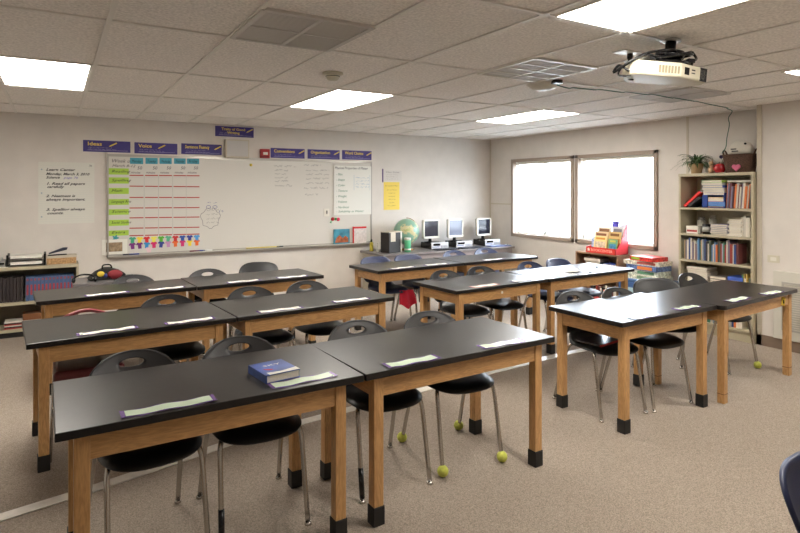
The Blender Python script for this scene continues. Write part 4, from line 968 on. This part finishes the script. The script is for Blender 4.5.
# green cable from the ceiling
CAB = [(3.76,3.60,CZ-.03),(3.88,3.58,CZ-.05),(4.0,3.62,CZ-.03),(4.14,3.52,CZ-.05),(4.28,3.56,CZ-.03),(4.44,3.46,CZ-.055),(4.6,3.52,CZ-.03),(4.78,3.44,CZ-.05),(4.95,3.50,CZ-.025),(5.12,3.42,CZ-.055),(5.3,3.50,CZ-.03),(5.5,3.43,CZ-.055),(5.7,3.52,CZ-.03),(5.9,3.48,CZ-.055),(6.1,3.58,CZ-.03),(6.3,3.54,CZ-.05),(6.5,3.66,CZ-.03),(6.68,3.7,CZ-.04),(6.78,3.8,CZ-.10),(6.80,3.80,2.45),(6.82,3.84,2.30),(6.82,3.85,2.20),(6.80,3.87,2.14),(6.79,3.882,2.12)]
tag(MB().tube(smooth_path(CAB), .005, 6).build('green_cable', mat('green_cable', (54,100,84), .5)), 'green cable strung along the ceiling and down into the basket', 'cable')

# ------------------------------------------------------------------ low bookshelf with red book display, blue tub
LZ = .772; lx0 = 6.70; ly0, ly1 = 5.29, 6.04
t = thing('low_bookshelf', 'low brown laminate bookshelf under the windows', 'bookshelf', (0,0,0))
MB().box(lx0, RXW-.014, ly0, ly1, LZ-.022, LZ).build('top_panel', BROWN, t, bevel=.002)
for y_ in (ly0, ly1-.02): MB().box(lx0, RXW-.014, y_, y_+.02, FZ, LZ-.022).build('side_panel', BROWN, t)
for z_ in (.05, .42): MB().box(lx0+.005, RXW-.02, ly0+.02, ly1-.02, z_-.02, z_).build('shelf', BROWN, t)
MB().box(RXW-.03, RXW-.018, ly0+.02, ly1-.02, .03, LZ-.022).build('back_panel', BROWN, t)
for i, (rgb, cn, h, th) in enumerate((((40,110,60),'green',.20,.1),((60,90,170),'blue',.0,0))):
    pass
lying(lx0+.03, ly0+.03, .421, .2, .24, .06, (60,140,60), 'green box lying on the low bookshelf\'s right side', 'items in the low bookshelf', name='flat_box', cat='box')
lying(lx0+.03, ly0+.03, .482, .2, .24, .05, (60,90,190), 'blue box lying directly on the bottom green one in the low bookshelf', 'items in the low bookshelf', name='flat_box', cat='box')
lying(lx0+.03, ly0+.03, .533, .2, .24, .05, (70,170,70), 'light green box between the two blue ones in the low bookshelf', 'items in the low bookshelf', name='flat_box', cat='box')
lying(lx0+.03, ly0+.03, .584, .2, .24, .05, (54,84,180), 'dark blue box topmost, above the light green one in the low bookshelf', 'items in the low bookshelf', name='flat_box', cat='box')
for k in range(6): 
    rgb = [(200,170,140),(90,120,130),(60,50,48),(150,120,90),(80,90,100),(180,160,150)][k]
    lying(lx0+.03, ly0+.32, .421+k*.045, .2, .28, .042, rgb, '%s book in the low bookshelf\'s left pile, %s from the bottom' % (('tan','slate','dark','brown','grey','beige')[k], ORD[k]), 'items in the low bookshelf', rz=rnd.uniform(-3,3))
shelf_row(lx0+.03, ly1-.03, -1, .68, .051, .27, 'on the low bookshelf\'s bottom shelf', 'books on the low bookshelf bottom', ths=(.022,.04), pal=[1,3,7,5,2,12])
# red display box (open book trough with stepped side)
t = thing('book_display', 'red cardboard display box of picture books on the low bookshelf', 'book display', (lx0+.0, 5.32, LZ+.001))
dl = .52
redc = mat('display_red', (222,56,46), .45)
MB().box(0,.006,0,dl,0,.085).build('front_panel', redc, t); MB().box(0,.27,0,dl,0,.005).build('base', redc, t); MB().box(.262,.268,0,dl,0,.12).build('back_panel', redc, t)
side = [(0,0),(.268,0),(.268,.42),(.235,.43),(.225,.36),(.19,.34),(.175,.26),(.14,.23),(.12,.17),(.07,.12),(.05,.085),(0,.085)]
MB().prism(side, 0, .006, 'XZ').build('side_panel', mat('display_side', (226,60,72), .35), t); MB().prism([(0,0),(.268,0),(.268,.12),(0,.085)], dl-.006, dl, 'XZ').build('side_panel', redc, t)
mb = MB(); add_text(mb, 'BOOKCENTER', 0, 0, .036, T(-.001, dl-.09, .025) @ RZ(R(-90)), width=.38, bold=.001); mb.build('lettering', mat('pale_red_print', (244,170,160), .6), t)
mb = MB(); st = [(.03*(1 if k % 2 == 0 else .45)*math.sin(math.pi*k/5), .03*(1 if k % 2 == 0 else .45)*math.cos(math.pi*k/5)) for k in range(10)]
mb.prism([(a+dl-.05, b+.043) for a, b in st], -.0015, 0, 'YZ'); mb.build('star_print', PAPER, t)
bk = [(.03,.20,.22,.24,(238,216,150),'yellow-bordered picture book in front of the display, centre'),(.03,.02,.15,.21,(120,170,120),'green and blue picture book at the display\'s front right'),(.06,.34,.15,.22,(150,170,220),'pale blue book at the display\'s front left'),
      (.10,.24,.24,.30,(226,200,160),'cream picture book in the display\'s middle, left'),(.10,.02,.21,.31,(214,180,120),'gold-banded picture book in the display\'s middle, right'),
      (.16,.24,.24,.37,(236,226,210),'white picture book with brown title in the display\'s rear left'),(.16,.03,.20,.38,(206,206,210),'pale grey picture book in the display\'s rear right'),
      (.215,.17,.1,.45,(72,62,160),'tall violet-topped card standing highest in the display'),(.225,.04,.10,.42,(200,204,214),'pale pointed card at the display\'s rear')]
for i, (dx, yo, wd, hh, rgb, l) in enumerate(bk):
    t = thing('picture_book', l, 'book', (lx0+dx+.01, 5.32+yo, LZ+.007), group='picture books in the red display'); M_ = RY(R(7))
    MB().box(0,.008,0,wd,0,hh, M_).build('cover', colour(rgb, .4), t)
    mb = MB(); mb.box(-.001,0,.02,wd-.02,hh*.25,hh*.68, M_); mb.build('cover_picture', mat('picture_%d' % i, [(214,196,170),(70,140,180),(190,200,230),(200,120,80),(170,120,50),(200,150,120),(150,150,160),(80,70,170),(190,190,200)][i], .5, noise=(30,.35,(1,1,1))), t)
    mb = MB(); mb.box(-.001,0,.03,wd-.03,hh*.8,hh*.92, M_); mb.build('title_band', colour([(210,150,60),(200,190,90),(240,240,240),(140,90,60),(120,80,40),(130,90,60),(120,120,130),(90,80,190),(170,170,180)][i]), t)
# blue tub and board games
t = thing('blue_tub', 'blue plastic tub with a pale label under the stacked games', 'tub', (6.60, 4.86, FZ), 0)
mb = MB(); mb.prism([(0,-.34),(.34,-.34),(.34,.34),(0,.34)], 0, .508); mb.build('tub_body', mat('tub_blue', (66,104,160), .35), t, bevel=.02); MB().box(-.012,.352,-.352,.352,.508,.538).build('lid', mat('tub_lid', (84,124,180), .35), t, bevel=.008)
MB().box(-.003,0,.02,.2,.26,.42).build('paper_label', mat('pale_blue_label', (170,200,210), .6), t)
gz = FZ+.539
games = [(.52,.062,(206,206,190),'white patterned game box at the bottom of the stack',-2),(.48,.06,(200,208,196),'pale game box second from the bottom of the stack',3),(.47,.066,(96,120,170),'blue game box with orange title, middle of the stack',-3),
         (.52,.055,(214,206,190),'cream game box just under the red one',4),(.36,.055,(206,56,50),'red and green game box topmost of the stack',-4)]
for i, (ln, hh, rgb, l, a) in enumerate(games):
    t = thing('game_box', l, 'board game', (6.62+.01*(i % 2), 4.86, gz), R(a), group='board games stacked on the blue tub')
    MB().box(0,.3,-ln/2,ln/2,0,hh).build('box_lid', mat('game_%d' % i, rgb, .45, noise=(34,.55,(1,1,1))), t, bevel=.002)
    MB().box(-.001,0,-ln/2+.06 if i != 4 else .02,ln*.12 if i != 4 else ln/2-.03,.012,hh-.012).build('side_print', colour([(120,150,120),(90,140,110),(226,130,60),(190,90,80),(150,190,60)][i]), t)
    gz += hh+.001
for k, (rgb, l) in enumerate((((84,60,54),'dark brown'),((214,204,184),'cream'),((70,50,48),'dark'),((206,196,176),'pale'),((90,44,40),'maroon'),((120,110,100),'grey'))):
    lying(6.68, 4.375, .03+k*.04 if False else FZ+.001+k*.05, .2, .13, .048, rgb, '%s book, %s from the floor in the pile beside the bookcase' % (l, ORD[k]), 'books piled beside the bookcase')
# low dark box of books under the middle right row far end
t = thing('book_crate', 'dark crate of red and black books on the floor near the window shelf', 'crate', (6.15, 4.95, FZ), R(8))
mb = MB(); mb.box(0,.4,0,.012,0,.2); mb.box(0,.4,.348,.36,0,.2); mb.box(0,.012,0,.36,0,.2); mb.box(.388,.4,0,.36,0,.2); mb.box(0,.4,0,.36,0,.012); mb.build('crate_shell', DARK, t)
for k in range(11):
    rgb = [(190,40,40),(40,36,40),(214,206,190),(150,30,34),(60,60,66)][k % 5]; o = MB().box(0,.20,0,.026,0,.25).build('book', colour(rgb)); M_ = t.matrix_basis @ T(.06,.02+k*.029,.014); o.matrix_world = M_
    tag(o, '%s book, %s from the near end in the floor crate' % (('red','black','cream','dark red','charcoal')[k % 5], ORD[k]), 'book', 'books in the floor crate')

# ------------------------------------------------------------------ wall heater panel right
t = thing('wall_heater', 'cream wall heater panel with louvred grille at the right', 'wall heater', (PX, 2.85, .08))
MB().box(-.035,0,-.42,.42,0,.73).build('casing', mat('heater_cream', (206,202,190), .4), t, bevel=.006)
f = MB()
for bx in ((-.33,.33,.10,.12),(-.33,.33,.60,.62),(-.33,-.31,.10,.62),(.31,.33,.10,.62)): f.box(-.043,-.035,*bx)
f.build('grille_frame', mat('heater_frame', (176,172,164), .4), t)
lv = MB()
for k in range(20): lv.box(-.042,-.034,-.31,.31,.13+k*.024,.142+k*.024)
lv.build('louvre', mat('heater_louvre', (186,182,172), .4), t)
t = thing('wall_outlet', 'ivory power outlet on the wall above the heater panel', 'power outlet', (PX, 3.28, .93)); 
MB().box(-.006,0,-.06,.06,-.04,.04).build('plate', IVORY, t); MB().box(-.008,-.006,-.03,.03,-.02,.02).build('socket', WHITEP, t)

# ------------------------------------------------------------------ beige shelf at the left
SX0, SX1, SY0 = -1.15, .255, 8.05
t = thing('low_metal_shelf', 'low beige metal bookshelf against the back wall at the left', 'bookshelf', (0,0,0))
MB().box(SX0, SX1, SY0, BY-.014, .745, .785).build('top_panel', BEIGE, t, bevel=.003)
for x_ in (SX0, SX1-.025): MB().box(x_, x_+.025, SY0, BY-.014, FZ, .745).build('side_panel', BEIGE, t)
for z_ in (.372, .06): MB().box(SX0+.025, SX1-.025, SY0+.002, BY-.03, z_-.035, z_).build('shelf', BEIGE, t)
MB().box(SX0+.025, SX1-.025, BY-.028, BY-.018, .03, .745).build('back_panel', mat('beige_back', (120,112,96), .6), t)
MB().box(SX0+.02, SX1-.02, SY0+.02, SY0+.03, FZ, .03).build('kick_plate', BLACK, t)
tb1, tb2 = (70,96,136), (168,62,66)
for k in range(13):
    x_ = .20-k*.038
    if x_ < -.3: break
    t = thing('textbook', 'blue and red textbook, %s from the right on the low metal shelf' % ORD[k], 'book', (x_-.034, SY0+.03, .373), group='matching textbooks on the low metal shelf')
    MB().box(0,.035,0,.2,0,.28).build('cover', colour(tb1), t); MB().box(.008,.027,-.001,.0,.07,.19).build('spine_band', colour(tb2), t); MB().box(.008,.027,-.001,.0,.235,.262).build('spine_title', colour((150,70,80)), t)
for k in range(9):
    x_ = -.315-k*.034; o = MB().box(0,.030,0,.2,0,.29-.004*(k % 3)).build('binder', colour((46,38,38))); o.location = (x_-.03, SY0+.04, .373); tag(o, 'dark brown binder, %s from the right on the low metal shelf' % ORD[k], 'binder', 'dark binders on the low metal shelf')
for k in range(5):
    x_ = -.63-k*.036; o = MB().box(0,.033,0,.2,0,.29).build('binder', colour((70,130,110))); o.location = (x_-.033, SY0+.03, .373); tag(o, 'teal binder, %s from the right on the low metal shelf' % ORD[k], 'binder', 'teal binders on the low metal shelf')
for k, (rgb, l) in enumerate((((160,40,36),'red'),((36,34,34),'black'),((214,208,196),'white'),((150,44,40),'dark red'),((40,40,40),'charcoal'),((220,214,204),'off-white'))):
    lying(-.50, SY0+.03, .061+k*.014, .42, .22, .012, rgb, '%s folder, %s from the bottom in the lower shelf pile' % (l, ORD[k]), 'folders on the lower metal shelf', name='folder', cat='folder')
for k, (rgb, l) in enumerate((((206,200,190),'white'),((90,120,90),'green'),((190,110,90),'salmon'))):
    o = MB().box(0,.01,0,.22,0,.27).build('folder', colour(rgb)); o.location = (-.66-k*.03, SY0+.03, .066); o.rotation_euler = (0, R(-9), 0); tag(o, '%s folder leaning at the left of the lower metal shelf' % l, 'folder', 'leaning folders on the lower metal shelf')
t = thing('wooden_box', 'small brown wooden box on the folder pile', 'box', (-.32, SY0+.04, .147)); MB().box(0,.3,0,.18,0,.07).build('box_body', mat('brown_box', (130,84,50), .6), t); MB().box(.02,.28,.02,.16,.07,.076).build('lid', mat('brown_lid', (90,60,40), .6), t)
# on top of it
t = thing('letter_tray', 'black two-tier letter tray holding paper on the metal shelf', 'letter tray', (-.285, SY0+.03, .786))
for z_ in (.012, .085):
    MB().box(-.17,.17,0,.26,z_,z_+.006).build('tray', DARK, t); MB().box(-.155,.155,.004,.25,z_+.007,z_+.04).build('paper_stack', PAPER, t)
for s_ in (-1, 1): 
    MB().prism([(-.0,0),(.26,0),(.26,.14),(.13,.11),(.0,.14)], s_*.185-.012, s_*.185+.012, 'YZ').build('side_wall', DARK, t, bevel=.004)
t = thing('woven_box', 'tan patterned box with cream lid beside the letter tray', 'box', (.06, SY0+.05, .786)); MB().box(-.14,.17,0,.22,0,.075).build('box_body', mat('woven_tan', (178,140,96), .7, noise=(50,.4,(1,1,1))), t); MB().box(-.145,.175,-.005,.225,.075,.10).build('lid', CREAM, t)
t = thing('stapler', 'dark blue stapler lying on the patterned box', 'stapler', (.03, SY0+.12, .888), R(12)); MB().box(-.10,.10,-.02,.02,0,.012).build('base', DARK, t, bevel=.004)
MB().prism([(-.09,.02),(.10,.06),(.11,.09),(.06,.09),(-.09,.035)], -.018, .018, 'XZ').build('arm', mat('blue_black', (40,44,60), .35), t, bevel=.004)
t = thing('tape_dispenser', 'grey desk machine at the left end of the metal shelf', 'office machine', (-.62, SY0+.05, .786)); MB().box(-.15,.13,0,.24,0,.07).build('housing', mat('machine_grey', (150,148,144), .4), t, bevel=.008); MB().box(-.12,.1,.05,.2,.07,.10).build('cover', mat('machine_light', (190,188,182), .4), t, bevel=.01); MB().box(-.02,.12,-.002,.0,.03,.05).build('slot', DARK, t)
t = thing('paper_sheet', 'white sheet lying at the shelf\'s front left edge', 'paper', (-.50, SY0+.005, .7862)); MB().box(-.14,.04,0,.03,0,.004).build('sheet', PAPER, t)

# ------------------------------------------------------------------ grey desk and tote bag behind the rear left row
t = thing('grey_desk', 'small grey desk behind the rear left row, under the tote bag', 'desk', (.16, 6.80, 0))
MB().box(0,.62,0,.5,.68,.71).build('desktop', mat('grey_desk_top', (104,100,100), .4), t, bevel=.004)
for x_ in (.04,.58):
    for y_ in (.05,.45): MB().tube([(x_,y_,FZ),(x_,y_,.68)], .014, 8).build('leg', CHROME, t)
t = thing('tote_bag', 'black mesh tote bag with red cloth and yellow items', 'bag', (.48, 7.0, .711), R(0)); t.scale = (.76,.76,.76)
MB().prism([(-.24,.03),(-.2,0),(.2,0),(.26,.06),(.16,.13),(.05,.17),(-.03,.17),(-.14,.12)], -.06, .10, 'XZ').build('bag_body', mat('bag_black', (26,26,24), .7), t, bevel=.015)
mb = MB().ball((.11,-.065,.075), .085, 16, (1.15,.4,.75)); mb.build('red_cloth', mat('bag_red', (124,30,38), .7), t)
MB().ball((-.07,-.06,.09), .04, 12, (1.2,.5,1)).build('yellow_item', colour((196,170,50)), t); MB().ball((-.01,-.062,.065), .026, 10, (1,.6,1.2)).build('blue_item', colour((60,70,140)), t); MB().ball((-.15,-.06,.04), .02, 10, (1.4,.5,.8)).build('white_item', WHITEP, t)
MB().tube(smooth_path([(-.05,-.03,.15),(-.04,-.04,.21),(.05,-.04,.21),(.07,-.03,.15)]), .011, 8).build('handle', DARK, t)
t = thing('headphones', 'black headphones on the grey desk beside the tote bag', 'headphones', (.27, 6.88, .711)); MB().tube([(.10*math.cos(R(a_)), 0, .035+.05*math.sin(R(a_))) for a_ in range(0, 181, 15)], .009, 8).build('headband', DARK, t)
for s_ in (-1, 1): MB().ball((s_*.10,0,.03), .03, 12, (.6,1,1)).build('ear_cup', DARK, t)
